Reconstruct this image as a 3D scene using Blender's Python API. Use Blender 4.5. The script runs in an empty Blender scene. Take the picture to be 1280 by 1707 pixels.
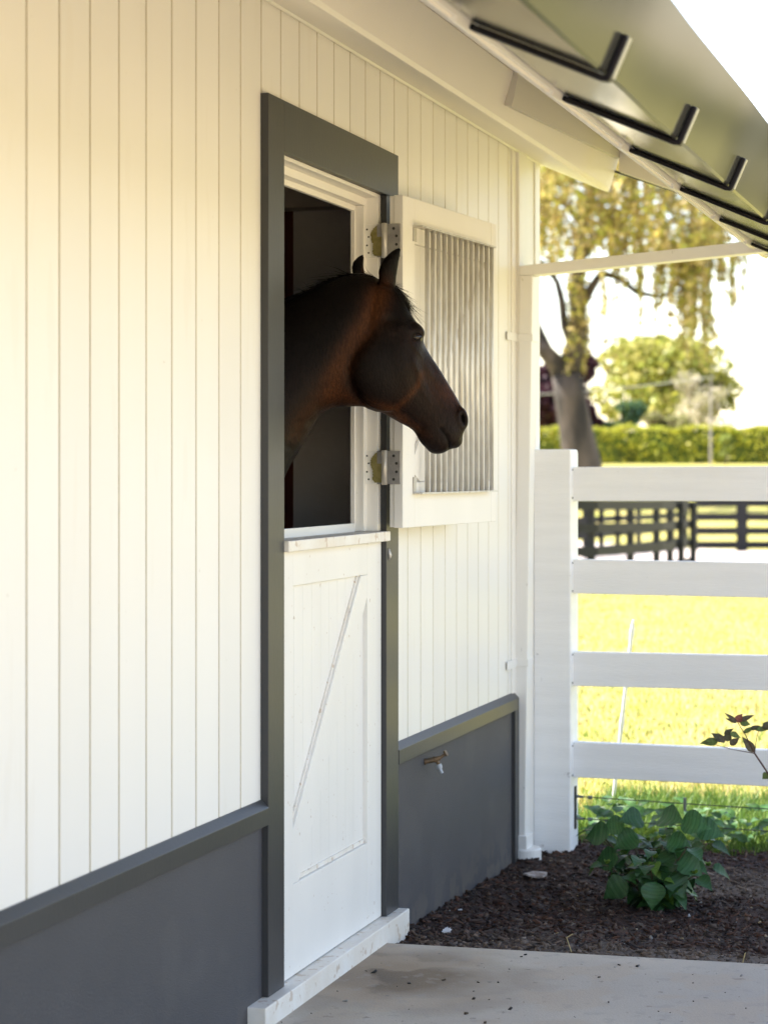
import bpy, bmesh, math, random
import numpy as np
from mathutils import Vector, Matrix
R = math.radians
random.seed(7); rng = np.random.default_rng(7)
scene = bpy.context.scene
COL = scene.collection

# ------------------------------------------------------------------ camera, light, exposure
F, HOR, CX, CH = 3600.0, 780.0, 1.95, 1.42
ALPHA = math.atan(1093 / F)
SA, CA = math.sin(ALPHA), math.cos(ALPHA)
cam_d = bpy.data.cameras.new('camera')
cam = bpy.data.objects.new('camera', cam_d); COL.objects.link(cam)
cam.location = (CX, 0, CH); cam.rotation_euler = (R(90), 0, ALPHA)
cam_d.sensor_fit = 'VERTICAL'; cam_d.sensor_height = 36; cam_d.sensor_width = 27
cam_d.lens = 36 * F / 1707
cam_d.shift_y = -73.5 / 1707
cam_d.clip_start = 0.05; cam_d.clip_end = 4000
cam_d.dof.use_dof = True; cam_d.dof.focus_distance = 6.3; cam_d.dof.aperture_fstop = 4.0
scene.camera = cam

SUN_EL, SUN_AZ = R(56), R(-94)          # azimuth from +Y clockwise: the sun stands behind the stable, on the left
sdir = Vector((math.sin(SUN_AZ) * math.cos(SUN_EL), math.cos(SUN_AZ) * math.cos(SUN_EL), math.sin(SUN_EL)))
world = bpy.data.worlds.new('World'); scene.world = world; world.use_nodes = True
wn = world.node_tree.nodes; wl = world.node_tree.links
bgn = wn['Background']
sky = wn.new('ShaderNodeTexSky'); sky.sky_type = 'NISHITA'; sky.sun_disc = False
sky.sun_elevation = SUN_EL; sky.sun_rotation = SUN_AZ
sky.air_density = 1.0; sky.dust_density = 0.8; sky.ozone_density = 0.8
tintn = wn.new('ShaderNodeMix'); tintn.data_type = 'RGBA'; tintn.blend_type = 'MULTIPLY'; tintn.inputs[0].default_value = 1
tintn.inputs[7].default_value = (1.15, 1.0, 0.91, 1)          # warm multiply added over the blue sky as white balance
wl.new(sky.outputs[0], tintn.inputs[6]); wl.new(tintn.outputs[2], bgn.inputs[0]); bgn.inputs[1].default_value = 0.15
sl = bpy.data.lights.new('sun', 'SUN'); sl.energy = 4.6; sl.angle = R(0.6); sl.color = (1, 0.95, 0.86)
so = bpy.data.objects.new('sun', sl); COL.objects.link(so)
so.rotation_euler = sdir.to_track_quat('Z', 'Y').to_euler()
scene.view_settings.view_transform = 'Standard'; scene.view_settings.look = 'None'
scene.view_settings.exposure = 1.93; scene.view_settings.gamma = 1
scene.render.engine = 'CYCLES'
scene.cycles.max_bounces = 10; scene.cycles.diffuse_bounces = 6

# ------------------------------------------------------------------ helpers
def mat(name, col, rough=0.6, metal=0.0, var=0.0, vscale=8.0, col2=None, bump=0.0, bscale=60.0, stretch=(1, 1, 1),
        spec=0.5, attr=None, coat=0.0, coords='Object', detail=6.0, ior=1.45):
    m = bpy.data.materials.new(name); m.use_nodes = True
    n = m.node_tree.nodes; l = m.node_tree.links; p = n['Principled BSDF']
    p.inputs['Roughness'].default_value = rough; p.inputs['Metallic'].default_value = metal
    p.inputs['Specular IOR Level'].default_value = spec; p.inputs['Coat Weight'].default_value = coat; p.inputs['IOR'].default_value = ior
    p.inputs['Base Color'].default_value = (*col, 1)
    tc = n.new('ShaderNodeTexCoord'); mp = n.new('ShaderNodeMapping'); mp.inputs['Scale'].default_value = stretch
    l.new(tc.outputs[coords], mp.inputs[0])
    out = None
    if var > 0 or col2:
        no = n.new('ShaderNodeTexNoise'); no.inputs['Scale'].default_value = vscale; no.inputs['Detail'].default_value = detail
        l.new(mp.outputs[0], no.inputs[0])
        cr = n.new('ShaderNodeValToRGB'); c2 = col2 or tuple(c * (1 - var) for c in col)
        cr.color_ramp.elements[0].position = 0.35; cr.color_ramp.elements[1].position = 0.65
        cr.color_ramp.elements[0].color = (*c2, 1); cr.color_ramp.elements[1].color = (*col, 1)
        l.new(no.outputs[0], cr.inputs[0]); out = cr.outputs[0]
    if attr:
        a = n.new('ShaderNodeAttribute'); a.attribute_name = attr
        if out is None: out = a.outputs['Color']
        else:
            mx = n.new('ShaderNodeMix'); mx.data_type = 'RGBA'; mx.blend_type = 'MULTIPLY'; mx.inputs[0].default_value = 1
            l.new(out, mx.inputs[6]); l.new(a.outputs['Color'], mx.inputs[7]); out = mx.outputs[2]
    if out is not None: l.new(out, p.inputs['Base Color'])
    if bump > 0:
        nb = n.new('ShaderNodeTexNoise'); nb.inputs['Scale'].default_value = bscale; nb.inputs['Detail'].default_value = 8
        l.new(mp.outputs[0], nb.inputs[0])
        b = n.new('ShaderNodeBump'); b.inputs['Strength'].default_value = min(1, bump); b.inputs['Distance'].default_value = 0.01
        l.new(nb.outputs[0], b.inputs['Height']); l.new(b.outputs[0], p.inputs['Normal'])
    m['out'] = 0
    return m

def add_spots(m, col, scale, thresh, amount=1.0, stretch=(1, 1, 1), zmax=None, zsoft=0.5, detail=3.0):
    """stains / fly specks: a noise threshold mixed over the base colour"""
    n = m.node_tree.nodes; l = m.node_tree.links; p = n['Principled BSDF']
    tc = n.new('ShaderNodeTexCoord'); mp = n.new('ShaderNodeMapping'); mp.inputs['Scale'].default_value = stretch
    l.new(tc.outputs['Object'], mp.inputs[0])
    no = n.new('ShaderNodeTexNoise'); no.inputs['Scale'].default_value = scale; no.inputs['Detail'].default_value = detail
    l.new(mp.outputs[0], no.inputs[0])
    mr = n.new('ShaderNodeMapRange'); mr.inputs[1].default_value = thresh; mr.inputs[2].default_value = thresh + 0.04
    mr.inputs[4].default_value = amount; l.new(no.outputs[0], mr.inputs[0]); fac = mr.outputs[0]
    if zmax is not None:
        sx = n.new('ShaderNodeSeparateXYZ'); l.new(tc.outputs['Object'], sx.inputs[0])
        m2 = n.new('ShaderNodeMapRange'); m2.inputs[1].default_value = zmax; m2.inputs[2].default_value = zmax + zsoft
        m2.inputs[3].default_value = 1; m2.inputs[4].default_value = 0; l.new(sx.outputs[2], m2.inputs[0])
        mm = n.new('ShaderNodeMath'); mm.operation = 'MULTIPLY'; l.new(fac, mm.inputs[0]); l.new(m2.outputs[0], mm.inputs[1]); fac = mm.outputs[0]
    mx = n.new('ShaderNodeMix'); mx.data_type = 'RGBA'
    bc = p.inputs['Base Color']
    if bc.is_linked: l.new(bc.links[0].from_socket, mx.inputs[6])
    else: mx.inputs[6].default_value = bc.default_value
    mx.inputs[7].default_value = (*col, 1); l.new(fac, mx.inputs[0]); l.new(mx.outputs[2], bc)

class MB:
    def __init__(s): s.v = []; s.f = []; s.c = []; s.uv = None
    def add(s, vs, fs, c=None):
        o = len(s.v); s.v.extend([tuple(v) for v in vs]); s.f.extend([tuple(i + o for i in f) for f in fs])
        s.c.extend([c] * len(fs)); return s
    def box(s, x0, x1, y0, y1, z0, z1, M=None, c=None):
        vs = [Vector(p) for p in ((x0, y0, z0), (x1, y0, z0), (x1, y1, z0), (x0, y1, z0), (x0, y0, z1), (x1, y0, z1), (x1, y1, z1), (x0, y1, z1))]
        if M is not None: vs = [M @ v for v in vs]
        return s.add(vs, [(0, 3, 2, 1), (4, 5, 6, 7), (0, 1, 5, 4), (1, 2, 6, 5), (2, 3, 7, 6), (3, 0, 4, 7)], c)
    def prism(s, poly, axis, a0, a1, c=None):
        """extrude a polygon; poly points fill the other two axes in order"""
        k = len(poly); vs = []
        for a in (a0, a1):
            for p in poly:
                q = list(p); q.insert(axis, a); vs.append(q)
        fs = [tuple(range(k))[::-1], tuple(range(k, 2 * k))] + [(i, (i + 1) % k, k + (i + 1) % k, k + i) for i in range(k)]
        return s.add(vs, fs, c)
    def tube(s, pts, rad, n=8, c=None, cap=True):
        pts = [Vector(p) for p in pts]; m = len(pts)
        if not hasattr(rad, '__len__'): rad = [rad] * m
        vs = []; up = None
        for i, p in enumerate(pts):
            t = (pts[min(i + 1, m - 1)] - pts[max(i - 1, 0)]).normalized()
            if up is None: up = t.orthogonal().normalized()
            up = (up - t * up.dot(t)).normalized(); b = t.cross(up)
            for k in range(n):
                a = 2 * math.pi * k / n; vs.append(p + (up * math.cos(a) + b * math.sin(a)) * rad[i])
        fs = [(i * n + k, i * n + (k + 1) % n, (i + 1) * n + (k + 1) % n, (i + 1) * n + k) for i in range(m - 1) for k in range(n)]
        if cap: fs += [tuple(range(n))[::-1], tuple(range((m - 1) * n, m * n))]
        return s.add(vs, fs, c)
    def build(s, name, m, parent=None, bev=0, smooth=False, seg=2):
        me = bpy.data.meshes.new(name); me.from_pydata(s.v, [], s.f); me.update()
        b = bmesh.new(); b.from_mesh(me); bmesh.ops.recalc_face_normals(b, faces=b.faces); b.to_mesh(me); b.free()
        if smooth: me.polygons.foreach_set('use_smooth', [True] * len(me.polygons))
        if any(c is not None for c in s.c):
            at = me.color_attributes.new('tint', 'FLOAT_COLOR', 'CORNER'); arr = np.ones((len(me.loops), 4))
            for p in me.polygons:
                c = s.c[p.index]
                if c is not None: arr[p.loop_start:p.loop_start + p.loop_total, :3] = c
            at.data.foreach_set('color', arr.ravel())
        o = bpy.data.objects.new(name, me); COL.objects.link(o)
        if m: me.materials.append(m)
        if bev:
            md = o.modifiers.new('bevel', 'BEVEL'); md.width = bev; md.segments = seg; md.limit_method = 'ANGLE'; md.angle_limit = R(40)
        if parent: attach(o, parent)
        return o

def attach(o, parent):
    o.parent = parent
    o.matrix_parent_inverse = Matrix.Translation(parent.location).inverted()   # everything is authored in world coordinates

def fast_mesh(name, verts, faces, m, parent=None, tint=None, uv=None, smooth=False):
    """numpy arrays: verts (n,3), faces (k,q) all the same size; tint per face (k,3)"""
    verts = np.asarray(verts, dtype=np.float32); faces = np.asarray(faces, dtype=np.int32); k, q = faces.shape
    me = bpy.data.meshes.new(name); me.vertices.add(len(verts)); me.vertices.foreach_set('co', verts.ravel())
    me.loops.add(k * q); me.loops.foreach_set('vertex_index', faces.ravel())
    me.polygons.add(k); me.polygons.foreach_set('loop_start', np.arange(0, k * q, q, dtype=np.int32))
    me.polygons.foreach_set('loop_total', np.full(k, q, dtype=np.int32)); me.update(calc_edges=True)
    if smooth: me.polygons.foreach_set('use_smooth', np.ones(k, dtype=bool))
    if tint is not None:
        at = me.color_attributes.new('tint', 'FLOAT_COLOR', 'CORNER')
        a = np.ones((k, q, 4), dtype=np.float32); a[:, :, :3] = np.asarray(tint)[:, None, :]; at.data.foreach_set('color', a.ravel())
    if uv is not None:
        ul = me.uv_layers.new(name='UVMap'); ul.data.foreach_set('uv', np.asarray(uv, dtype=np.float32).ravel())
    me.validate(); o = bpy.data.objects.new(name, me); COL.objects.link(o); me.materials.append(m)
    if parent: attach(o, parent)
    return o

def thing(name, label, cat, loc=(0, 0, 0), group=None):
    o = bpy.data.objects.new(name, None); COL.objects.link(o); o.location = loc; o.empty_display_size = 0.1
    return tag(o, label, cat, group)
def tag(o, label, cat, group=None):
    o['label'] = label; o['category'] = cat
    if group: o['group'] = group
    return o
def struct(o, kind='structure', label=None, cat=None):
    o['kind'] = kind
    if label: o['label'] = label
    if cat: o['category'] = cat
    return o
def ray(u, v, d):
    """a point of the real place, read off the survey photograph at distance d"""
    r = d * (u - 640) / F
    return Vector((CX - d * SA + r * CA, d * CA + r * SA, CH - d * (v - HOR) / F))
def ground_at(u, d):
    r = d * (u - 640) / F; return CX - d * SA + r * CA, d * CA + r * SA

# ------------------------------------------------------------------ materials
WHITE = mat('white paint', (0.82, 0.80, 0.755), 0.42, var=0.04, vscale=3, bump=0.06, bscale=220, stretch=(1, 1, 0.25))
add_spots(WHITE, (0.42, 0.38, 0.30), 70, 0.735, 0.5, (1, 1, 0.7))
CLAD = mat('board white paint', (0.83, 0.815, 0.78), 0.42, var=0.03, vscale=2.2, bump=0.10, bscale=180, stretch=(1, 1, 0.12), attr='tint')
add_spots(CLAD, (0.40, 0.36, 0.27), 55, 0.735, 0.55, (1, 1, 0.8))
add_spots(CLAD, (0.70, 0.66, 0.58), 4, 0.62, 0.13, (1, 3, 0.5))
DOORW = mat('door white paint', (0.80, 0.785, 0.745), 0.45, var=0.05, vscale=5, bump=0.10, bscale=260, stretch=(1, 1, 0.3))
add_spots(DOORW, (0.36, 0.24, 0.14), 60, 0.70, 0.55)
DIRTYW = mat('scuffed white paint', (0.79, 0.77, 0.72), 0.5, col2=(0.72, 0.67, 0.59), vscale=9, bump=0.12, bscale=120)
add_spots(DIRTYW, (0.48, 0.35, 0.24), 30, 0.60, 0.6)
SOFFIT = mat('cream soffit paint', (0.82, 0.77, 0.69), 0.38, var=0.03, vscale=2, bump=0.04, bscale=90)
FENCEW = mat('white fence paint', (0.86, 0.86, 0.855), 0.5, var=0.05, vscale=4, bump=0.22, bscale=40, stretch=(0.5, 1, 7))
add_spots(FENCEW, (0.33, 0.31, 0.30), 28, 0.72, 0.6)
PIPEW = mat('white pipe plastic', (0.80, 0.79, 0.76), 0.32, var=0.03, vscale=6)
add_spots(PIPEW, (0.30, 0.28, 0.25), 45, 0.72, 0.6, (1, 1, 0.4))
DARK = mat('charcoal gloss paint', (0.052, 0.053, 0.055), 0.36, var=0.08, vscale=6, bump=0.05, bscale=150, stretch=(1, 1, 0.2), spec=0.5, ior=1.33)
DARKB = mat('charcoal plinth render', (0.062, 0.062, 0.070), 0.62, var=0.12, vscale=4, bump=0.30, bscale=320)
add_spots(DARKB, (0.14, 0.12, 0.10), 9, 0.47, 0.5, zmax=-0.07, zsoft=0.14, detail=8)
add_spots(DARKB, (0.085, 0.083, 0.086), 3.5, 0.56, 0.3, (1, 1, 1), detail=8)
add_spots(DARKB, (0.3, 0.29, 0.28), 90, 0.76, 0.5)
GUTTER = mat('grey green gutter metal', (0.034, 0.035, 0.032), 0.13, metal=0.0, var=0.04, vscale=2, bump=0.03, bscale=1.6, stretch=(0.3, 2.2, 0.3), spec=0.5, ior=1.20)
STRAP = mat('black strap metal', (0.008, 0.007, 0.010), 0.35, metal=0.0, spec=0.5, ior=1.25)
STRAPF = mat('lit strap face', (0.33, 0.32, 0.28), 0.42, metal=0.4)  # sky light on the outer strap face is put into this paler grey
ROOF = mat('dark roof sheet', (0.05, 0.053, 0.05), 0.4, metal=0.2, var=0.1)
GALV = mat('galvanised steel', (0.66, 0.65, 0.62), 0.42, metal=0.35, col2=(0.50, 0.47, 0.42), vscale=30, bump=0.15, bscale=120, stretch=(1, 1, 0.3))
HINGE = mat('zinc hinge', (0.36, 0.35, 0.34), 0.42, metal=0.4, col2=(0.28, 0.27, 0.27), vscale=40, bump=0.1, bscale=200)
OCHRE = mat('yellow hinge passivate', (0.31, 0.27, 0.11), 0.5, metal=0.3, col2=(0.23, 0.20, 0.07), vscale=60)
SCREW = mat('dark screw hole', (0.03, 0.03, 0.03), 0.5)
WALLIN = mat('grey stall lining', (0.72, 0.68, 0.68), 0.55, col2=(0.58, 0.55, 0.55), vscale=3, bump=0.1, bscale=60)
add_spots(WALLIN, (0.85, 0.84, 0.83), 7, 0.68, 0.5, (1, 1, 6))
REDIN = mat('dark red stall timber', (0.10, 0.018, 0.012), 0.55, var=0.3, vscale=5, stretch=(6, 6, 0.6))
CEILIN = mat('dim stall ceiling', (0.55, 0.49, 0.43), 0.7, var=0.2, vscale=3)
BRASS = mat('aged brass', (0.17, 0.11, 0.06), 0.5, metal=0.4, col2=(0.10, 0.07, 0.04), vscale=60)
HOSEP = mat('grey hose fitting', (0.36, 0.40, 0.45), 0.35)
BLACKF = mat('black stained timber', (0.018, 0.018, 0.019), 0.6, var=0.3, vscale=3, spec=0.3)
CONC = mat('brushed concrete', (0.50, 0.445, 0.37), 0.75, col2=(0.38, 0.335, 0.285), vscale=1.3, bump=0.18, bscale=140, detail=10)
_n = CONC.node_tree.nodes; _l = CONC.node_tree.links; _p = _n['Principled BSDF']
def patch(m, cx, cy, rx, ry, col, amount, scale=6, warp=0.5):
    """one broad stain of its own outline, lying on a ground material"""
    n = m.node_tree.nodes; l = m.node_tree.links; p = n['Principled BSDF']
    tc = n.new('ShaderNodeTexCoord'); mp = n.new('ShaderNodeMapping'); mp.inputs['Location'].default_value = (-cx / rx, -cy / ry, 0)
    mp.inputs['Scale'].default_value = (1 / rx, 1 / ry, 0); l.new(tc.outputs['Object'], mp.inputs[0])
    ln = n.new('ShaderNodeVectorMath'); ln.operation = 'LENGTH'; l.new(mp.outputs[0], ln.inputs[0])
    no = n.new('ShaderNodeTexNoise'); no.inputs['Scale'].default_value = scale; no.inputs['Detail'].default_value = 6; l.new(tc.outputs['Object'], no.inputs[0])
    ma = n.new('ShaderNodeMath'); ma.operation = 'MULTIPLY_ADD'; ma.inputs[1].default_value = warp * 2; l.new(no.outputs[0], ma.inputs[0]); l.new(ln.outputs['Value'], ma.inputs[2])
    mr = n.new('ShaderNodeMapRange'); mr.inputs[1].default_value = 0.3 + warp; mr.inputs[2].default_value = 1.15 + warp
    mr.inputs[3].default_value = amount; mr.inputs[4].default_value = 0; l.new(ma.outputs[0], mr.inputs[0])
    mx = n.new('ShaderNodeMix'); mx.data_type = 'RGBA'; bc = p.inputs['Base Color']
    l.new(bc.links[0].from_socket, mx.inputs[6]); mx.inputs[7].default_value = (*col, 1); l.new(mr.outputs[0], mx.inputs[0]); l.new(mx.outputs[2], bc)
patch(CONC, 0.20, 5.85, 0.42, 0.42, (0.19, 0.14, 0.09), 1.0, 5)
patch(CONC, 0.12, 5.82, 0.18, 0.14, (0.09, 0.07, 0.055), 0.6, 12)
add_spots(CONC, (0.10, 0.09, 0.08), 30, 0.68, 0.6)
add_spots(CONC, (0.42, 0.33, 0.24), 3, 0.50, 0.4, detail=9)
add_spots(CONC, (0.26, 0.24, 0.21), 240, 0.60, 0.35)
add_spots(CONC, (0.30, 0.27, 0.24), 22, 0.60, 0.35, detail=9)
MULCH = mat('dark bark mulch soil', (0.050, 0.028, 0.020), 0.9, col2=(0.022, 0.012, 0.009), vscale=9, bump=1.0, bscale=70, detail=10)
patch(MULCH, 1.05, 6.45, 0.75, 0.17, (0.17, 0.14, 0.115), 0.8, 9)
patch(MULCH, 1.05, 7.85, 0.55, 0.35, (0.15, 0.115, 0.09), 0.7, 9)
patch(MULCH, 0.55, 6.75, 0.35, 0.22, (0.11, 0.085, 0.07), 0.6, 9)
CHIP = mat('bark chip', (1, 1, 1), 0.85, attr='tint', var=0.3, vscale=80)
GRASSG = mat('meadow ground', (0.34, 0.275, 0.085), 0.9, col2=(0.27, 0.27, 0.045), vscale=1.4, bump=0.5, bscale=9)
GRASSB = mat('grass blade', (1, 1, 1), 0.6, attr='tint', spec=0.3)
GRAVEL = mat('pale gravel', (0.55, 0.47, 0.42), 0.9, var=0.25, vscale=3, bump=0.4, bscale=30)
YARD = mat('tan gravel yard', (0.60, 0.46, 0.245), 0.9, var=0.2, vscale=4, bump=0.4, bscale=40)  # unseen yard ground, tan chosen to bounce warm light onto wall and eaves
def leafmat(name, transl=0.25, rough=0.5, veins=False, coat=0.0):
    m = mat(name, (1, 1, 1), rough, attr='tint', spec=0.4, coat=coat)
    n = m.node_tree.nodes; l = m.node_tree.links; p = n['Principled BSDF']; out = n['Material Output']
    tr = n.new('ShaderNodeBsdfTranslucent'); mx = n.new('ShaderNodeMixShader'); mx.inputs[0].default_value = transl
    l.new(p.inputs['Base Color'].links[0].from_socket, tr.inputs[0])
    l.new(p.outputs[0], mx.inputs[1]); l.new(tr.outputs[0], mx.inputs[2]); l.new(mx.outputs[0], out.inputs[0])
    return m
LEAF = leafmat('tree leaf', 0.35)
HLEAF = leafmat('hydrangea leaf', 0.12, 0.42)
BARK = mat('willow bark', (0.12, 0.09, 0.07), 0.85, col2=(0.03, 0.024, 0.02), vscale=1.5, bump=1.0, bscale=8, stretch=(1, 1, 0.3))
STEMM = mat('plant stem', (0.10, 0.075, 0.05), 0.6)

# ------------------------------------------------------------------ terrain
prof_y = [-60, 8.6, 9, 16, 25, 34, 40, 50, 60, 66, 72, 80, 96, 150, 400, 1500]
prof_z = [-0.20, -0.20, -0.12, -0.16, -0.27, -0.43, -0.53, -0.70, -0.80, -0.70, -0.2, 0.7, 1.62, 1.9, 3.0, 6.0]
def gz(y): return float(np.interp(y, prof_y, prof_z))
ys = np.unique(np.concatenate([np.linspace(-60, 8.6, 12), np.linspace(8.6, 16, 20), np.linspace(16, 110, 60), np.linspace(110, 1500, 20)]))
xs = np.unique(np.concatenate([np.linspace(-900, -60, 10), np.linspace(-60, 60, 41), np.linspace(60, 900, 10)]))
V = np.array([(x, y, gz(y)) for y in ys for x in xs]); nx = len(xs)
Fc = np.array([(j * nx + i, j * nx + i + 1, (j + 1) * nx + i + 1, (j + 1) * nx + i) for j in range(len(ys) - 1) for i in range(nx - 1)])
struct(fast_mesh('field_ground', V, Fc, GRASSG, smooth=True))
# concrete path, yard beyond it
m_ = MB(); m_.box(0.0, 3.2, -6, 0.9, -0.16, -0.022); m_.prism([(0.0, 0.912), (3.2, 0.912), (3.2, 6.42), (1.2, 6.333), (0.0, 6.278)], 2, -0.16, -0.022)
struct(m_.build('concrete_path', CONC, bev=0.006))
m_ = MB(); m_.box(3.212, 30, -30, 8.5, -0.19, -0.05)
struct(m_.build('gravel_yard', YARD))
# road of pale gravel across the field
def strip(name, pts, wid, mt, dz):
    vs = []; fs = []
    for (x, y, hw) in pts:
        for k in range(7):
            yy = y + hw * (k / 3 - 1); vs.append((x, yy, gz(yy) + dz))
    for i in range(len(pts) - 1):
        for k in range(6): fs.append((i * 7 + k, (i + 1) * 7 + k, (i + 1) * 7 + k + 1, i * 7 + k + 1))
    return fast_mesh(name, vs, fs, mt, smooth=True)
struct(strip('gravel_road', [(60, 44, 5), (20, 47, 5), (5, 49, 5.5), (-4, 50, 6.0), (-7, 52, 6), (-12, 55, 8), (-20, 58, 7), (-60, 62, 6)], 4, GRAVEL, 0.03))
# garden bed
from mathutils import noise as MN
def bed_z(x, y):
    base = np.interp(y, [6.2, 6.5, 7.2, 8.4, 8.9], [-0.060, -0.058, -0.092, -0.128, -0.118])
    wall = 0.02 * math.exp(-max(0, x) / 0.12)
    return base + wall * 0.6 + 0.020 * MN.noise(Vector((x * 3, y * 3, 0))) + 0.016 * MN.noise(Vector((x * 11, y * 11, 3))) + 0.007 * MN.noise(Vector((x * 38, y * 38, 7)))
gx = np.arange(-0.02, 3.2, 0.014); gy = np.arange(6.27, 8.86, 0.014)
V = np.array([(x, y, bed_z(x, y)) for y in gy for x in gx]); nx = len(gx)
I = np.arange(len(gy) - 1)[:, None] * nx + np.arange(nx - 1)[None]
Fc = np.stack([I, I + 1, I + nx + 1, I + nx], -1).reshape(-1, 4)
struct(fast_mesh('garden_bed', V, Fc, MULCH, smooth=True))
def tone(x, y):
    if y < 6.28: return 1.0
    t = 1.0
    for (cx_, cy_, rx_, ry_, k) in ((1.05, 6.44, 0.85, 0.13, 3.6), (1.05, 8.05, 0.6, 0.35, 2.6), (0.35, 6.55, 0.3, 0.16, 0.9), (0.30, 8.0, 0.25, 0.4, 0.5)):
        e = ((x - cx_) / rx_) ** 2 + ((y - cy_) / ry_) ** 2 + 0.9 * MN.noise(Vector((x * 6, y * 6, 5))); t += k * max(0.0, min(1.0, 1.4 - e))
    return t
def chips(name, N, xr, yr, zf, smin, smax, cols, mt, flat=0.25):
    P = np.stack([rng.uniform(*xr, N), rng.uniform(*yr, N)], 1)
    S = smin + (smax - smin) * rng.random(N) ** 3
    cube = np.array([(-1, -1, -1), (1, -1, -1), (1, 1, -1), (-1, 1, -1), (-1, -1, 1), (1, -1, 1), (1, 1, 1), (-1, 1, 1)]) * 0.5
    fc = np.array([(0, 3, 2, 1), (4, 5, 6, 7), (0, 1, 5, 4), (1, 2, 6, 5), (2, 3, 7, 6), (3, 0, 4, 7)])
    VV = []; cc = []
    for i in range(N):
        z = zf(P[i, 0], P[i, 1])
        e = Matrix.Rotation(rng.uniform(0, 6.28), 3, 'Z') @ Matrix.Rotation(rng.normal(0, 0.45), 3, 'X') @ Matrix.Rotation(rng.normal(0, 0.35), 3, 'Y')
        v = cube * (S[i] * rng.uniform(0.7, 1.5), S[i] * rng.uniform(0.15, 0.6), S[i] * flat * rng.uniform(0.3, 1.2)); v = v + rng.normal(0, S[i] * 0.07, v.shape)
        VV.append(v @ np.array(e).T + (P[i, 0], P[i, 1], z + S[i] * 0.08)); c = cols[rng.integers(len(cols))]
        mm = min(0.75, (tone(P[i, 0], P[i, 1]) - 1) / 3.6); cc.append((np.array(c) * (1 - mm) + np.array((0.19, 0.145, 0.112)) * mm) * rng.uniform(0.5, 1.4))
    VV = np.concatenate(VV); FF = (fc[None] + (np.arange(N) * 8)[:, None, None]).reshape(-1, 4)
    return fast_mesh(name, VV, FF, mt, tint=np.repeat(np.array(cc), 6, axis=0))
brown = [(0.074, 0.030, 0.016), (0.098, 0.046, 0.026), (0.044, 0.018, 0.010), (0.09, 0.058, 0.041), (0.13, 0.095, 0.072), (0.040, 0.017, 0.011), (0.022, 0.012, 0.009), (0.052, 0.023, 0.014)]
struct(chips('bark_chips', 44000, (0.0, 2.2), (6.29, 8.72), bed_z, 0.003, 0.027, brown, CHIP), 'stuff', 'loose brown bark chips lying over the garden bed', 'bark mulch')
pale = [(0.45, 0.42, 0.38), (0.35, 0.28, 0.2), (0.6, 0.6, 0.6), (0.4, 0.3, 0.16), (0.22, 0.18, 0.14)]
struct(chips('pale_crumbs', 900, (0.05, 2.2), (6.29, 8.3), bed_z, 0.003, 0.014, pale, CHIP, 0.5), 'stuff', 'scattered pale crumbs of stone and straw among the bark chips', 'stone crumbs')
struct(chips('path_crumbs', 110, (0.05, 1.6), (5.0, 6.25), lambda x, y: -0.021, 0.003, 0.014, [(0.04, 0.03, 0.02), (0.07, 0.05, 0.03), (0.02, 0.02, 0.02), (0.4, 0.38, 0.35)], CHIP, 0.5), 'stuff', 'small dark crumbs of mulch dropped on the concrete', 'crumbs')

# ------------------------------------------------------------------ the stable
st = thing('stable', 'cream boarded stable with charcoal plinth and door frame', 'stable', (0, 5.9, 0))
PITCH = 0.152; Y_A, Y_B = -3.2, 8.535
def cladding(y0, y1, z0, z1):
    g0 = 3.951 - PITCH * 60; gs = [g0 + PITCH * k for k in range(200)]
    gs = [g for g in gs if y0 + 0.01 < g < y1 - 0.01]
    poly = [(-0.06, y0), (0.0, y0)]
    for g in gs: poly += [(0.0, g - 0.0048), (-0.0018, g - 0.0034), (-0.015, g - 0.0034), (-0.015, g + 0.0034), (-0.0018, g + 0.0034), (0.0, g + 0.0048)]
    poly += [(0.0, y1), (-0.06, y1)]
    k = len(poly); vs = [(x, y, z0) for x, y in poly] + [(x, y, z1) for x, y in poly]
    fs = [(i, i + 1, k + i + 1, k + i) for i in range(k - 1)] + [(k - 1, 0, k, 2 * k - 1)]
    vs_tint = {}
    for i in range(k - 1):
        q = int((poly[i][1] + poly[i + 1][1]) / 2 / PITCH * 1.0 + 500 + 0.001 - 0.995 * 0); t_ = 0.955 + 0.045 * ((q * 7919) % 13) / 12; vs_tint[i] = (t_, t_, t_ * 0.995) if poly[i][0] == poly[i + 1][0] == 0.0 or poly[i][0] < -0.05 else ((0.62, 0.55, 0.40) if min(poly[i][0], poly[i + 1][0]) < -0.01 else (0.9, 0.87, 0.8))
    return vs, fs, [vs_tint.get(i, (1, 1, 1)) for i in range(len(fs))]
w = MB()
for a in ((Y_A, 5.38, 0.535, 2.72), (6.42, 8.10, 0.535, 2.72), (5.38, 6.42, 2.32, 2.72)):
    v_, f_, c_ = cladding(*a); w.add(v_, f_); w.c[-len(f_):] = c_
w.build('wall_cladding', CLAD, st)
w = MB()                                     # corner boards
w.box(-0.06, 0.006, 8.101, 8.166, 0.5, 2.70); w.box(-0.06, 0.018, 8.168, 8.30, -0.3, 2.69); w.box(-0.06, 0.010, 8.302, 8.452, -0.3, 2.695); w.box(-0.06, 0.016, 8.454, 8.535, -0.3, 2.69)
w.build('corner_board', WHITE, st, bev=0.002)
w = MB(); w.box(-9.0, -0.061, 8.44, 8.50, -0.3, 2.7); w.prism([(-7.4, 2.7), (-0.062, 2.7), (-0.062, 2.72), (-3.6, 4.3), (-7.3, 2.72)], 1, 8.44, 8.50)
w.build('gable_wall', WHITE, st)
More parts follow.
